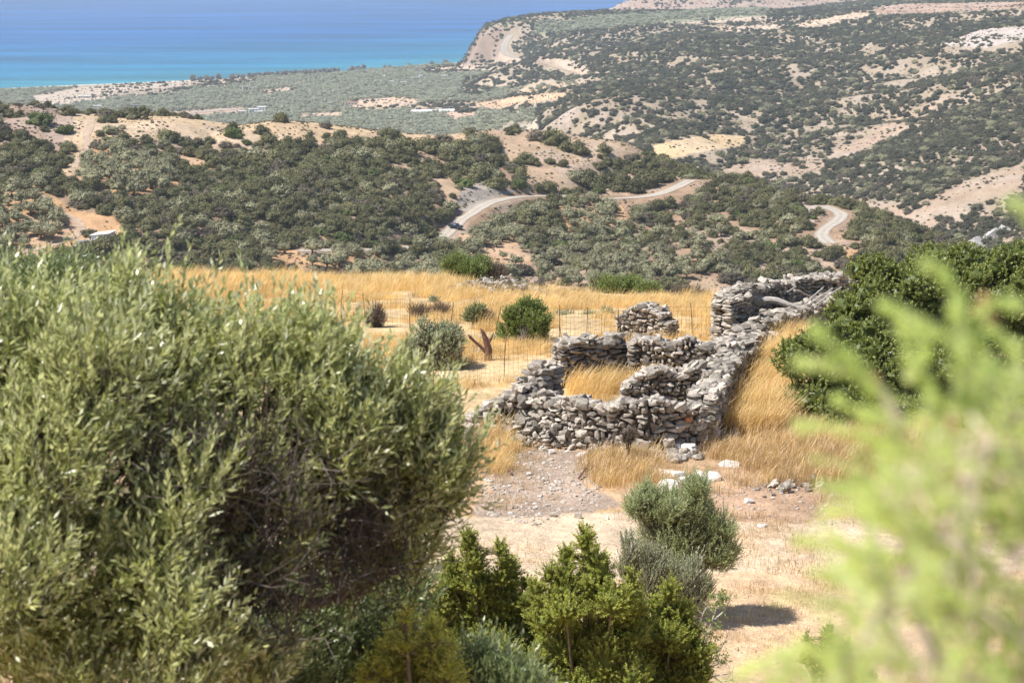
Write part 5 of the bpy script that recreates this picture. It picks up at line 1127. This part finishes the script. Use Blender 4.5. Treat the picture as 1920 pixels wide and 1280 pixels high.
grass(0, 10, 41, 50, .19, [[(1110, 850), (1180, 838), (1310, 850), (1440, 815), (1560, 830), (1600, 870), (1560, 905), (1440, 915), (1340, 900), (1300, 930), (1180, 905), (1130, 920), (1110, 890)]], [1, 3, 2], [.12, .74, .14], .95, .9, .42, 1.0)
grass(-12, 14, 40, 55, .36, [[(-300, 800), (2100, 800), (2100, 975), (-300, 975)]], [3, 4], [.35, .65], .8, .6, .50, 1.6)
grass(-12, 14, 31, 46, .30, [[(-300, 965), (2100, 965), (2100, 1400), (-300, 1400)]], [4], [1], .8, .6, .52, 1.8)
grass(3, 12, 44, 60, .3, [[(1450, 780), (2100, 780), (2100, 900), (1450, 900)]], [3], [1], .9, .8, .4, 1.5)
GPa = np.vstack(GP); k = len(GPa); rot = np.stack([rng.normal(size=k) * .08, rng.normal(size=k) * .08, (rng.random(k) - .5) * 1.6], -1)
s_ = GPa[:, 4]; scatter('dry_grass', GPa[:, :3], rot, np.stack([s_, s_, s_ * (.85 + .3 * rng.random(k))], -1), GPa[:, 3].astype(int), TP)
print('GRASS', k)
# pebbles and clods
M_PEB = rough_mat('field_stone', (.30, .245, .20), (.56, .49, .42), 4, 5, .6, bdist=.01)
def unit_rock(i, mat):
    V, Fc = HULLS[i]; a = Acc(); a.add(V, [Fc], 0, .5); o = a.build('rock', [mat]); me = o.data; bpy.data.objects.remove(o); return me
UR = [unit_rock(3, M_PEB), unit_rock(9, M_PEB), unit_rock(14, M_WHITE)]
PR = []
for me, (px, py, s_, lab) in zip(UR, [(1052, 905, .14, 'brown fist-sized stone on the grey dirt bank'), (1080, 930, .12, 'brown angular stone low on the grey dirt bank'), (1448, 935, .12, 'small white stone by the grey stone heap')]):
    PR.append(tag(inst('rock', me, G(px, py, 20), .4, s_, .7), lab, 'rock', 'loose rocks around the ruin'))
pp = []
for (x0, x1, y0, y1, s, poly, smin, smax, keep) in [(-4, 3, 41, 50, .09, [(905, 880), (960, 845), (1080, 842), (1135, 880), (1120, 955), (1000, 985), (905, 965)], .02, .14, .6), (-12, 14, 32, 48, .19, [(-300, 955), (2100, 955), (2100, 1300), (-300, 1300)], .012, .055, .5), (0, 12, 40, 48, .13, [(1180, 905), (1620, 890), (1620, 985), (1180, 970)], .015, .10, .5), (-14, 6, 100, 116, .5, [(840, 530), (1010, 540), (1160, 570), (1000, 562), (860, 552)], .05, .2, .5)]:
    X, Y = jgrid(x0, x1, y0, y1, s); Z = gz(X, Y); px, py = project(X, Y, Z); q = in_poly(px, py, poly) & (rng.random(len(X)) < keep); X, Y, Z = X[q], Y[q], Z[q]
    pp.append(np.stack([X, Y, Z, smin + (smax - smin) * rng.random(len(X)) ** 4], -1))
pp = np.vstack(pp); k = len(pp); s_ = pp[:, 3]; pt = rng.choice([0, 1, 2], k, p=[.5, .38, .12])
scatter('pebbles', pp[:, :3], np.stack([rng.normal(size=k) * .3, rng.normal(size=k) * .3, rng.random(k) * 6.28], -1), np.stack([s_ * 1.3, s_, s_ * .7], -1), pt, PR)

# ---------------------------------------------------------------- wire fence round the field
M_POST = rough_mat('rusty_iron', (.09, .055, .04), (.20, .12, .08), 40, 4, .5, bdist=.003)
def fence(pts, h, label, posts):
    C = np.array([G(*p, 20) for p in pts]); L = np.r_[0, np.cumsum(np.linalg.norm(np.diff(C[:, :2], axis=0), axis=1))]; root = empty('wire_fence', C[0])
    def P(u):
        x, y = float(np.interp(u, L, C[:, 0])), float(np.interp(u, L, C[:, 1])); return np.array([x, y, float(gz(np.array([x]), np.array([y]))[0])])
    a = Acc(); us = np.arange(0, L[-1], .17); r_ = .0032
    top = [P(u) for u in us]
    sag = lambda u: .06 * math.sin(u * 1.7) * math.sin(u * .63)
    for u, p in zip(us, top):
        j = rng.normal() * .012; a.tube([p + [0, 0, .02], p + [j, 0, h * .5], p + [j * 1.5, 0, h + sag(u)]], r_, 0, 3)
    for k in range(8):
        z = .06 + (h - .06) * k / 7; a.tube([p + [0, 0, z + sag(u) * k / 7] for u, p in zip(us, top)], r_, 0, 3)
    o = a.build('wire_mesh', [M_POST], loc=C[0]); o.parent = root; o.location = (0, 0, 0)
    for u in posts:
        p = P(u * L[-1]); b = Acc(); tx = rng.normal() * .06; b.tube([p + [-tx * .3, 0, -.15], p + [0, 0, h * .5], p + [tx, 0, h + .10]], .013, 0, 5)
        o = b.build('post', [M_POST], loc=C[0]); o.parent = root; o.location = (0, 0, 0)
    return tag(root, label, 'fence')
fence([(700, 760), (790, 740), (912, 712), (1020, 694), (1140, 650), (1278, 634), (1345, 640)], 1.12, 'near run of rusty wire fence passing behind the ruined walls', [0, .16, .35, .52, .74, .93, 1])
fence([(640, 600), (686, 606), (782, 618), (876, 632), (960, 640), (1042, 634), (1088, 636), (1135, 650)], 1.05, 'far run of rusty wire fence behind the bright green bush', [0, .1, .29, .48, .65, .81, .90])
fence([(40, 540), (130, 535), (260, 535)], 1.2, 'far wire fence at the left edge of the field', [.05, .4, .75, 1])
M_RED = rough_mat('weathered_red_wood', (.12, .06, .045), (.26, .15, .11), 18, 5, .8, bdist=.01)
g_ = G(912, 675, 20); a = Acc(); sc_ = g_[1] / F
def loc_(px, py, dd=0): return at(px, py, g_[1] + dd)
a.tube([loc_(915, 676), loc_(916, 655), loc_(912, 640), loc_(905, 622), loc_(901, 616)], [.13, .12, .10, .06, .02], 0, 8); a.tube([loc_(915, 664), loc_(902, 650), loc_(888, 638), loc_(881, 631), loc_(879, 628)], [.07, .05, .045, .05, .03], 0, 7); a.tube([loc_(914, 645), loc_(922, 632), loc_(925, 624)], [.07, .04, .02], 0, 6)
tag(a.build('dead_stump', [M_RED], loc=g_), 'forked reddish dead stump between the two field bushes', 'stump')
for (pts, lab) in [([(960, 892), (945, 880), (935, 872), (925, 874)], 'dead twig lying at the left of the dirt bank'), ([(1085, 900), (1098, 890), (1115, 884)], 'dead twig lying at the right of the dirt bank'), ([(1480, 865), (1500, 838), (1512, 830)], 'broken dry stick under the big dark bush'), ([(1240, 1000 - 55), (1250, 940)], '')]:
    if not lab: continue
    q = [G(px, py, 20) for px, py in pts]; a = Acc(); a.tube([p + np.array([0, 0, .05 + .12 * math.sin(i * 1.6)]) for i, p in enumerate(q)], np.linspace(.03, .008, len(q)), 0, 5); a.tube([q[1] + [0, 0, .1], (q[1] + q[-1]) / 2 + [0, 0, .32]], [.015, .005], 0, 4); a.tube([q[-2] + [0, 0, .08], q[-1] + [.2, 0, .28]], [.012, .004], 0, 4)
    tag(a.build('dead_branch', [M_RED if 'twig' in lab else M_WOOD], loc=q[0]), lab, 'branch')
# the bare shrub with white twigs beside the juniper
d_ = 21.5; g_ = ground_at(1335, d_); a = Acc(); f_ = Acc()
def sh_(px, py, dd=0): return at(px, py, d_ + dd)
for pts in [[(1322, 1270), (1330, 1225), (1325, 1190), (1340, 1150), (1348, 1120)], [(1340, 1160), (1358, 1145), (1366, 1130)], [(1325, 1190), (1312, 1170), (1318, 1150)], [(1330, 1225), (1352, 1215), (1362, 1195)], [(1322, 1270), (1350, 1265), (1370, 1262)], [(1350, 1240), (1342, 1220), (1356, 1205)], [(1318, 1255), (1345, 1245), (1350, 1240)], [(1335, 1265), (1352, 1278), (1372, 1274)], [(1322, 1270), (1320, 1330), (1330, 1420)]]:
    a.tube([sh_(*p, rng.normal() * .04) for p in pts], np.linspace(.011, .004, len(pts)), 0, 4)
    for _ in range(5):
        p = sh_(*pts[-1]); d = unit(rng.normal(size=3) + [0, 0, .4]); a.tube([p, p + d * .1], [.004, .002], 0, 3)
P = np.array([sh_(1348 + rng.normal() * 12, 1128 + rng.normal() * 10, rng.normal() * .06) for _ in range(60)] + [sh_(1330 + rng.normal() * 12, 1190 + rng.normal() * 22, rng.normal() * .06) for _ in range(70)] + [sh_(1352 + rng.normal() * 10, 1235 + rng.normal() * 10, rng.normal() * .05) for _ in range(30)])
shoots(f_, P, rdir(len(P)) + [0, 0, .5], .06, 5, .04, .022, .8, 0, 1, 0)
finish(empty('leafless_shrub', g_), f_, None, a, [M_FRESH], rough_mat('pale_twig', (.42, .38, .34), (.62, .58, .53), 20, 3, .3), 'nearly bare white-twigged shrub right of the juniper group', 'shrub')

# ---------------------------------------------------------------- blurred juniper boughs close to the lens
M_NEAR = leaf_mat('juniper_spray_bright', (.76, .86, .38), (.95, .98, .66), trans=.55, rough=.6, spec=.2, var=.05)
M_STEM = rough_mat('juniper_young_bark', (.48, .36, .27), (.66, .53, .43), 60, 4, .5, bdist=.002)
M_BERRY = plain('berry_orange', (.60, .30, .16), .4)
fo, br, tr, be = Acc(), Acc(), Acc(), Acc(); dn = 1.36
def frond(p0, p1, bend, rad=.008, n=34, per=7, taper=True):
    t = np.linspace(0, 1, n)[:, None]; P = p0 * (1 - t) + p1 * t + bend * np.sin(t * math.pi); T = unit(np.gradient(P, axis=0)); k = n * per
    T2 = np.repeat(T, per, 0); d = rdir(k); d = unit(d - (d * T2).sum(1)[:, None] * T2); tt = np.repeat(t[:, 0], per); r = rad * (np.interp(tt, [0, .25, .8, 1], [.7, 1, .75, .3]) if taper else 1)
    dl = unit(T2 * .75 + d * .8); ln = r * (.8 + .6 * rng.random(k)); pos = np.repeat(P, per, 0) + dl * ln[:, None] * .5
    quads(pos, dl, unit(rdir(k) + [0, 0, .5]), ln, .0024, fo, 0, np.clip(rng.random(k) * .6 + .4 * rng.random(), 0, 1)); br.tube(P[::4], np.linspace(.0013, .0006, len(P[::4])), 0, 3)
def fr(*pts, rad=.009, d=None):
    d = d or dn + rng.normal() * .04; Q = [at(px, py, d) for px, py in pts]
    for a_, b_ in zip(Q[:-1], Q[1:]):
        L_ = np.linalg.norm(b_ - a_); frond(a_, b_, rdir(1)[0] * L_ * .05, rad, max(int(L_ / .0022), 6))
for pts in [[(1690, 800), (1630, 712), (1575, 660), (1524, 612)], [(1680, 760), (1600, 700), (1545, 682), (1490, 680)], [(1650, 800), (1600, 770), (1565, 745)], [(1690, 850), (1600, 812), (1550, 798), (1492, 798)], [(1840, 660), (1815, 600), (1790, 545), (1762, 505), (1733, 494)], [(1835, 700), (1780, 640), (1720, 600), (1652, 572)], [(1725, 605), (1700, 645), (1690, 600)], [(1820, 800), (1800, 700), (1795, 620), (1790, 560)], [(1930, 580), (1880, 568), (1845, 566), (1830, 590)], [(1700, 900), (1640, 900), (1570, 905)], [(1650, 960), (1590, 925), (1560, 915)], [(1700, 1000), (1600, 960), (1540, 960)], [(1640, 1050), (1560, 1020), (1490, 1010)], [(1600, 1240), (1500, 1215), (1440, 1235), (1380, 1262)], [(1960, 430), (1925, 400), (1892, 378)], [(1940, 430), (1915, 385)], [(1700, 720), (1740, 660), (1735, 620)], [(1760, 760), (1730, 700), (1700, 660)], [(1925, 660), (1880, 640), (1850, 610)], [(1920, 720), (1870, 700), (1840, 690)]]:
    fr(*pts, rad=.0095)
nb = [(1800, 860, 110, 90, 1.35), (1720, 950, 80, 90, 1.33), (1880, 900, 90, 120, 1.39), (1720, 1100, 110, 110, 1.35), (1850, 1080, 110, 120, 1.43), (1620, 1090, 60, 80, 1.31), (1620, 1240, 120, 60, 1.29), (1780, 1240, 130, 90, 1.37), (1900, 1240, 90, 110, 1.40), (1480, 1275, 90, 34, 1.26), (1650, 870, 50, 60, 1.31), (1910, 760, 60, 70, 1.40), (1840, 780, 60, 60, 1.37), (1980, 950, 90, 250, 1.43), (1700, 1330, 240, 70, 1.33)]
NW = [at(px, py, dn - .08) for px, py in [(1790, 1330), (1730, 1180), (1700, 1080), (1692, 980), (1694, 880), (1686, 790), (1650, 730), (1810, 900), (1822, 780), (1815, 680), (1800, 600), (1860, 1180), (1900, 1050)]]
def join(p):
    q = min(NW, key=lambda w_: float(((w_ - p) ** 2).sum())); m_ = (p + q) / 2 + (rng.random(3) - .5) * .01; br.tube([q, m_, p], [.0016, .0012, .0009], 0, 4); NW.append(p)
for (px, py, rx, ry, d) in nb:
    for _ in range(max(int(rx * ry / 430), 10)):
        a_, r_ = rng.random() * 6.28, rng.random() ** .5; x, y = px + math.cos(a_) * r_ * rx, py + math.sin(a_) * r_ * ry; dd = d + rng.normal() * .07
        p0 = at(x + 25, y + 30, dd); join(p0); v = np.array([-.55 + rng.normal() * .5, rng.normal() * .5, .55 + rng.normal() * .45]); v = unit(v) * (.035 + .04 * rng.random()); frond(p0, p0 + v, rdir(1)[0] * .004, .0068, 20, 5)
def st(r0, r1, *pts, d=dn - .10): tr.tube([at(px, py, d + .06 + .01 * i) for i, (px, py) in enumerate(pts)], np.linspace(r0, r1, len(pts)), 0, 8)
st(.0055, .0028, (1790, 1330), (1730, 1180), (1700, 1080), (1692, 980), (1694, 880), (1686, 790)); st(.0025, .0012, (1686, 790), (1650, 730), (1610, 695)); st(.003, .0014, (1810, 900), (1822, 780), (1815, 680), (1800, 600)); st(.003, .0015, (1700, 1060), (1800, 950), (1810, 900)); st(.003, .0015, (1790, 1330), (1860, 1180), (1900, 1050), (1915, 900), d=dn + .06)
base_ = ground_at(1900, 1.62); j0 = at(1790, 1330, dn); tr.tube([base_ + [0, 0, -.1], base_ + [.01, 0, .35], (base_ + j0) / 2 + [.0, .02, .1], j0 + [.02, .03, -.12], j0], [.045, .038, .026, .014, .0078], 0, 10)
for (px, py) in [(1732, 796), (1788, 793), (1822, 803), (1832, 584), (1857, 590), (1862, 602), (1435, 1266), (1845, 560), (1640, 712)]:
    c = at(px, py, dn - .02); V, Fc = ico(2); be.add(V * .0030 * (.9 + .3 * rng.random()) + c, [Fc], 0, .5)
root = empty('juniper_tree', base_); finish(root, fo, br, tr, [M_NEAR], M_STEM, 'bright yellow-green juniper out of focus at the right, closest of all', 'juniper')
o = be.build('berries', [M_BERRY], smooth=True, loc=base_); o.parent = root; o.location = (0, 0, 0)

# ---------------------------------------------------------------- buildings, car, coast
M_WALLW = plain('whitewash', (.74, .73, .70), .8); M_CONC = plain('grey_concrete', (.36, .345, .33), .9); M_ROOFW = plain('white_roof_paint', (.82, .82, .80), .6); M_TILE = plain('red_roof', (.45, .22, .16), .8); M_DARKW = plain('dark_window', (.05, .055, .06), .3); M_STN = plain('stone_building', (.42, .39, .35), .9)
def house(px, py, w, dpt, h, label, wall_m=M_WALLW, roof_m=M_ROOFW, rz=0.0, dmin=1500, cat='house', name='house', door=True, nwin=2, off=0.0, par=.25):
    g = G(px, py, dmin); g = g + np.array([0, off, 0]); root = empty(name, g); root.rotation_euler = (0, 0, rz)
    def p(nm, acc, ms): o = acc.build(nm, ms); o.parent = root; return o
    a = Acc(); a.box((0, 0, h / 2 - .5), (w, dpt, h + 1)); p('wall', a, [wall_m])
    a = Acc(); a.box((0, 0, h + .12), (w + .5, dpt + .5, .24)); p('roof', a, [roof_m])
    for i in range(nwin):
        a = Acc(); a.box((w * ((i + 1) / (nwin + 1) - .5) + w * .08, -dpt / 2 - .03, h * .55), (min(1.3, w * .16), .12, 1.1)); p('window', a, [M_DARKW])
    if door: a = Acc(); a.box((-w * .38, -dpt / 2 - .03, 1.05), (min(1.1, w * .18), .12, 2.1)); p('door', a, [M_DARKW])
    return tag(root, label, cat)
house(461, 170, 9, 8, 5.5, 'grey stone house with a tower-like block by the beach scrub', M_STN, M_STN, .3, nwin=1)
house(474, 170, 12, 8, 4, 'low grey building joined beside the tower-like house', M_STN, M_CONC, .3)
house(476, 211, 11, 7, 4, 'left white house of the cluster on the dirt road', rz=.2); house(491, 209, 10, 8, 5.2, 'right taller white house of the cluster on the dirt road', rz=-.1)
house(484, 214, 8, 5, 3, 'front low white house of the cluster on the dirt road', rz=.1); house(455, 213, 9, 4, 2.6, 'small white shed left of the white cluster', rz=.1, nwin=1, cat='shed', name='shed')
house(659, 197, 14, 8, 3.2, 'long low house with a reddish roof at the sandy field', M_WALLW, M_TILE, .1, nwin=3)
house(778, 152, 13, 9, 4.6, 'greyish square house among the coastal olives', M_CONC, M_CONC, .2); house(789, 150, 5, 6, 6.4, 'small bright white tower house beside the greyish one', rz=.2, nwin=1)
house(720, 148, 5, 5, 4, 'tiny white hut nearest the beach', nwin=1); house(734, 157, 8, 6, 3.4, 'white hut half hidden by a dark tree on the plain', nwin=1); house(757, 157, 9, 6, 2.8, 'flat white shed right of the half hidden hut', nwin=1, cat='shed', name='shed')
house(696, 166, 12, 7, 2.6, 'low pale shed in the middle of the olive plain', M_WALLW, M_CONC, nwin=1, cat='shed', name='shed'); house(834, 145, 10, 6, 2.6, 'long pale roof near the foot of the cliff', cat='shed', name='shed')
house(157, 184, 14, 6, 2.6, 'thin white building left on the coastal plain', rz=.1, nwin=3); house(183, 203, 10, 6, 3, 'white house just behind the dry crest at left', nwin=2); house(254, 202, 8, 6, 3.4, 'small grey house in the olives behind the crest', M_CONC, M_CONC, nwin=1)
# greenhouse: long arched tunnel of white sheeting
A0, A1 = G(772, 213, 1300), G(851, 208, 1300); dr = A1 - A0; L_ = np.linalg.norm(dr[:2]); ang_ = math.atan2(dr[1], dr[0]); root = empty('greenhouse', (A0 + A1) / 2); root.rotation_euler = (0, 0, ang_)
a = Acc(); th = np.linspace(0, math.pi, 9); V = np.array([[sx_ * L_ / 2, math.cos(t) * 5.5, math.sin(t) * 3.4 - .3] for sx_ in (-1, 1) for t in th]); a.add(V, [[[i, i + 1, i + 10, i + 9] for i in range(8)], ]); a.add(V[:9], [[list(range(9))]]); a.add(V[9:], [[list(range(9))[::-1]]]); o = a.build('cover', [M_WALLW]); o.parent = root
a = Acc()
for k in range(12):
    x_ = -L_ / 2 + L_ * k / 11; a.tube([(x_, math.cos(t) * 5.56, math.sin(t) * 3.46 - .3) for t in th], .09, 0, 4)
o = a.build('frame', [M_CONC]); o.parent = root; tag(root, 'long white greenhouse tunnel beside the orange field', 'greenhouse')
# the near hut: single-pitch white roof, water tank and concrete yard wall
g = G(190, 461, 440); g = g + np.array([0, 3.0, 0]); g[2] = float(gz(g[:1], g[1:2])[0]); root = empty('hut', g); root.rotation_euler = (0, 0, -.25)
a = Acc(); V = np.array([[-2.7, -2, -.6], [2.7, -2, -.6], [2.7, 2, -.6], [-2.7, 2, -.6], [-2.7, -2, 2.0], [2.7, -2, 2.75], [2.7, 2, 3.0], [-2.7, 2, 2.2]]); a.add(V, [[[0, 3, 2, 1], [0, 1, 5, 4], [1, 2, 6, 5], [2, 3, 7, 6], [3, 0, 4, 7]]]); o = a.build('wall', [M_WALLW]); o.parent = root
a = Acc(); V2 = V[4:].copy() * np.array([1.1, 1.12, 1]) + [0, 0, .02]; a.add(np.vstack([V2, V2 + [0, 0, .14]]), [[[0, 3, 2, 1], [4, 5, 6, 7], [0, 1, 5, 4], [1, 2, 6, 5], [2, 3, 7, 6], [3, 0, 4, 7]]]); o = a.build('roof', [M_ROOFW]); o.parent = root
a = Acc(); a.box((.9, -2.03, 1.0), (.9, .1, 2.0)); o = a.build('door', [M_DARKW]); o.parent = root; a = Acc(); a.box((2.73, .2, 1.5), (.1, .8, .8)); o = a.build('window', [M_DARKW]); o.parent = root
tag(root, 'small white hut with a sloping white roof among dark bushes', 'hut')
g2 = g + np.array([-4.2, -1.6, 0]); g2[2] = float(gz(g2[:1], g2[1:2])[0]); a = Acc(); th = np.linspace(0, 2 * math.pi, 20, endpoint=False)
V = [[math.cos(t) * 2.9, math.sin(t) * 1.7, z] for z in (-.6, 1.5) for t in th]; a.add(V, [[[i, (i + 1) % 20, 20 + (i + 1) % 20, 20 + i] for i in range(20)], ]); a.add(V[20:], [[list(range(20))]]); V = [[math.cos(t) * 2.5, math.sin(t) * 1.35, 1.56] for t in th]; a.add(V, [[list(range(20))]]); tag(a.build('cistern', [M_CONC], loc=None), 'round grey concrete cistern left of the white hut', 'cistern').location = g2
a = Acc(); a.tube([(0, 0, -.1), (0, 0, .95), (0, 0, 1.05)], [.6, .6, .3], 0, 14); a.tube([(0, 0, 1.05), (0, 0, 1.2)], [.25, .25], 0, 10); root = a.build('water_tank', [plain('black_plastic', (.02, .022, .025), .4)]); g3 = g2 + np.array([1.2, 1.0, 1.56]); root.location = g3; tag(root, 'black plastic water tank standing on the grey cistern', 'tank')
house(-14, 482, 4.2, 3.5, 2.8, 'white hut cut off by the left edge of the photo', dmin=440, nwin=1, cat='hut', name='hut')
# dark pickup on the gravel road
g = G(855, 429, 440); root = empty('pickup_truck', g + np.array([0, 0, .12])); root.rotation_euler = (0, 0, R(-38))
M_CAR = plain('dark_blue_paint', (.035, .045, .075), .25, .3); M_GLS = plain('windscreen_glass', (.16, .20, .25), .1); M_TYR = plain('tyre_rubber', (.025, .025, .025), .8); M_LAMP = plain('headlight_lens', (.7, .7, .68), .15); M_RIM = plain('wheel_rim', (.45, .45, .46), .3, .8)
def cp_(nm, a, ms, par=None, bev=.05):
    o = a.build(nm, ms); o.parent = par or root
    if bev: b_ = o.modifiers.new('bevel', 'BEVEL'); b_.width = bev; b_.segments = 2
    return o
a = Acc(); a.box((1.35, 0, .78), (1.7, 1.75, .5)); a.box((0, 0, .68), (1.5, 1.78, .62)); a.box((-1.5, 0, .55), (1.8, 1.76, .2)); [a.box((-1.5, s_ * .84, .82), (1.8, .08, .42)) for s_ in (-1, 1)]; a.box((-2.38, 0, .82), (.07, 1.76, .42)); cp_('body', a, [M_CAR])
a = Acc(); a.box((.05, 0, 1.28), (1.45, 1.55, .62), taper=.82); cab = cp_('cabin', a, [M_CAR])
a = Acc(); V = np.array([[.79, -.66, 1.02], [.79, .66, 1.02], [.67, .56, 1.52], [.67, -.56, 1.52]]) + [.012, 0, 0]; a.add(V, [[[0, 1, 2, 3]]]); cp_('windscreen', a, [M_GLS], bev=0)
for s_ in (-1, 1):
    a = Acc(); V = np.array([[-.55, s_ * .785, 1.05], [.62, s_ * .785, 1.05], [.55, s_ * .675, 1.5], [-.5, s_ * .675, 1.5]]); a.add(V, [[[0, 1, 2, 3][::s_]]]); cp_('window', a, [M_GLS], bev=0)
    a = Acc(); a.box((2.21, s_ * .65, .82), (.05, .3, .18)); cp_('headlight', a, [M_LAMP], bev=.01); a = Acc(); a.box((.65, s_ * .98, 1.12), (.12, .2, .16)); cp_('mirror', a, [M_CAR], bev=.02)
    for x_ in (1.4, -1.45):
        a = Acc(); a.tube([(x_, s_ * .72, .38), (x_, s_ * .94, .38)], .38, 0, 18); w_ = cp_('wheel', a, [M_TYR], bev=.03); a = Acc(); a.tube([(x_, s_ * .9, .38), (x_, s_ * .955, .38)], .22, 0, 12); cp_('rim', a, [M_RIM], par=w_, bev=0)
a = Acc(); a.box((2.25, 0, .52), (.12, 1.7, .2)); cp_('bumper', a, [M_CONC], bev=.03)
a = Acc(); a.box((-1.45, .1, 1.0), (1.3, 1.3, .5)); a.box((-1.1, -.2, 1.3), (.6, .7, .25)); cp_('cargo', a, [plain('dark_tarp', (.05, .05, .055), .9)], bev=.08)
tag(root, 'dark blue loaded pickup parked on the gravel road', 'pickup')
# grey tamarisks along the beach
TMM = [shrub_mesh('tamarisk_tree', M_TAMAR, 22, 30, 1.25, leaf=.14, seed=41, up=1.0), shrub_mesh('tamarisk_tree', M_TAMAR, 18, 30, 1.0, leaf=.14, seed=42, up=1.0)]
tl = [(377, 13), (390, 10), (402, 11), (412, 10), (424, 12), (449, 12), (458, 10), (468, 10)] + [(480 + i * 8.5, 11) for i in range(20)] + [(668, 11), (678, 12), (689, 12), (728, 9), (737, 7), (772, 9), (814, 9), (838, 12)]
for i, (px, w) in enumerate(tl):
    dd = float(shore_d(px)) - 38 - 20 * rng.random(); g = ground_at(px, dd); s_ = w / F * dd * .62
    zone_ = 'at the left end of the beach row' if px < 430 else 'in the long grey row along the beach' if px < 655 else 'in the right clump of the beach row' if px < 700 else 'standing alone on the open beach'
    tag(inst('tamarisk_tree', TMM[i % 2], g - [0, 0, .3], rng.random() * 6, s_, 1.0), 'grey-brown tamarisk ' + zone_, 'tamarisk', 'tamarisks along the beach')
# line of surf
xs = np.linspace(-1300, 80, 240); dd = None; Vs = []
for px in np.linspace(-300, 880, 240):
    d0 = float(shore_d(px)); 
    for d in np.linspace(d0 - 30, d0 + 60, 40):
        if gz(np.array([(px - 960) / F / cp * d]), np.array([d]))[0] < .1: break
    w_ = 5 + 5 * float(fbm(np.array([px / 9]), np.array([.5]), 3)[0]); k_ = (px - 960) / F / cp; Vs += [[k_ * (d - 3), d - 3, .12], [k_ * (d + w_), d + w_, .12]]
Vs = np.array(Vs); i = np.arange(239)[:, None] * 2
o = mk('surf', Vs, [(i + np.array([[0, 2, 3, 1]]))], [plain('sea_foam', (.75, .78, .78), .8)]); o['kind'] = 'structure'
# pale rock crag at the right
g = G(1850, 455, 700)
acc = Acc()
for k in range(46):
    x = g[0] + rng.normal() * 6; y = g[1] + rng.normal() * 4 + 4; z = float(gz(np.array([x]), np.array([y]))[0]); s_ = 1.4 + 3.2 * rng.random()
    stone(acc, (x, y, z + s_ * .3), (s_ * 1.2, s_, s_ * 1.3), rng.random() * 6.28, .4)
tag(acc.build('rock_outcrop', [rough_mat('grey_crag', (.26, .25, .24), (.52, .50, .48), .7, 7, 1., attr=.25, bdist=.4)], loc=g), 'grey limestone crag on the slope above the big dark bush', 'rock outcrop')

# ---------------------------------------------------------------- tell apart things that would share a label
bpy.context.view_layer.update()
seen = {}
for o in col.objects:
    if o.parent is None and 'label' in o: seen.setdefault((o['label'], o.get('group')), []).append(o)
ORD = ['first', 'second', 'third', 'fourth', 'fifth', 'sixth', 'seventh', 'eighth', 'ninth']
for (lab, grp), lst in seen.items():
    if len(lst) < 2: continue
    pr = [(project(*[np.array(v) for v in o.location]), o) for o in lst]; pr.sort(key=lambda q: float(q[0][1]))
    nbd = min(max(1, math.ceil(len(pr) / 8)), 4); ch = np.array_split(np.arange(len(pr)), nbd)
    bn = {1: [''], 2: ['upper', 'lower'], 3: ['upper', 'middle', 'lower'], 4: ['topmost', 'upper', 'lower', 'bottom']}[nbd]
    for c_, nm in zip(ch, bn):
        q = sorted([pr[i] for i in c_], key=lambda q: float(q[0][0]))
        for i, (_, o) in enumerate(q):
            if i < 9: o['label'] = ' '.join(f'{lab}, {(nm + " row") if nm else ""} {ORD[i]} from left'.split()[:16])

# ---------------------------------------------------------------- air: faint sea haze
bm = bmesh.new(); bmesh.ops.create_cube(bm, size=1); me = bpy.data.meshes.new('haze'); bm.to_mesh(me); bm.free(); hz = bpy.data.objects.new('haze', me); col.objects.link(hz)
zt = 203.0 + 2; zb = -42.0; hz.scale = (22000, 30000, 290 - zb); hz.location = (0, 12000, (290 + zb) / 2)
m, ns, ls = nodes('haze_air'); pv = N(ns, 'ShaderNodeVolumePrincipled', i_Density=HAZE, i_Anisotropy=.1); pv.inputs['Color'].default_value = (.77, .89, 1.0, 1); out = N(ns, 'ShaderNodeOutputMaterial'); ls.new(pv.outputs[0], out.inputs['Volume']); me.materials.append(m); hz['kind'] = 'stuff'
#END
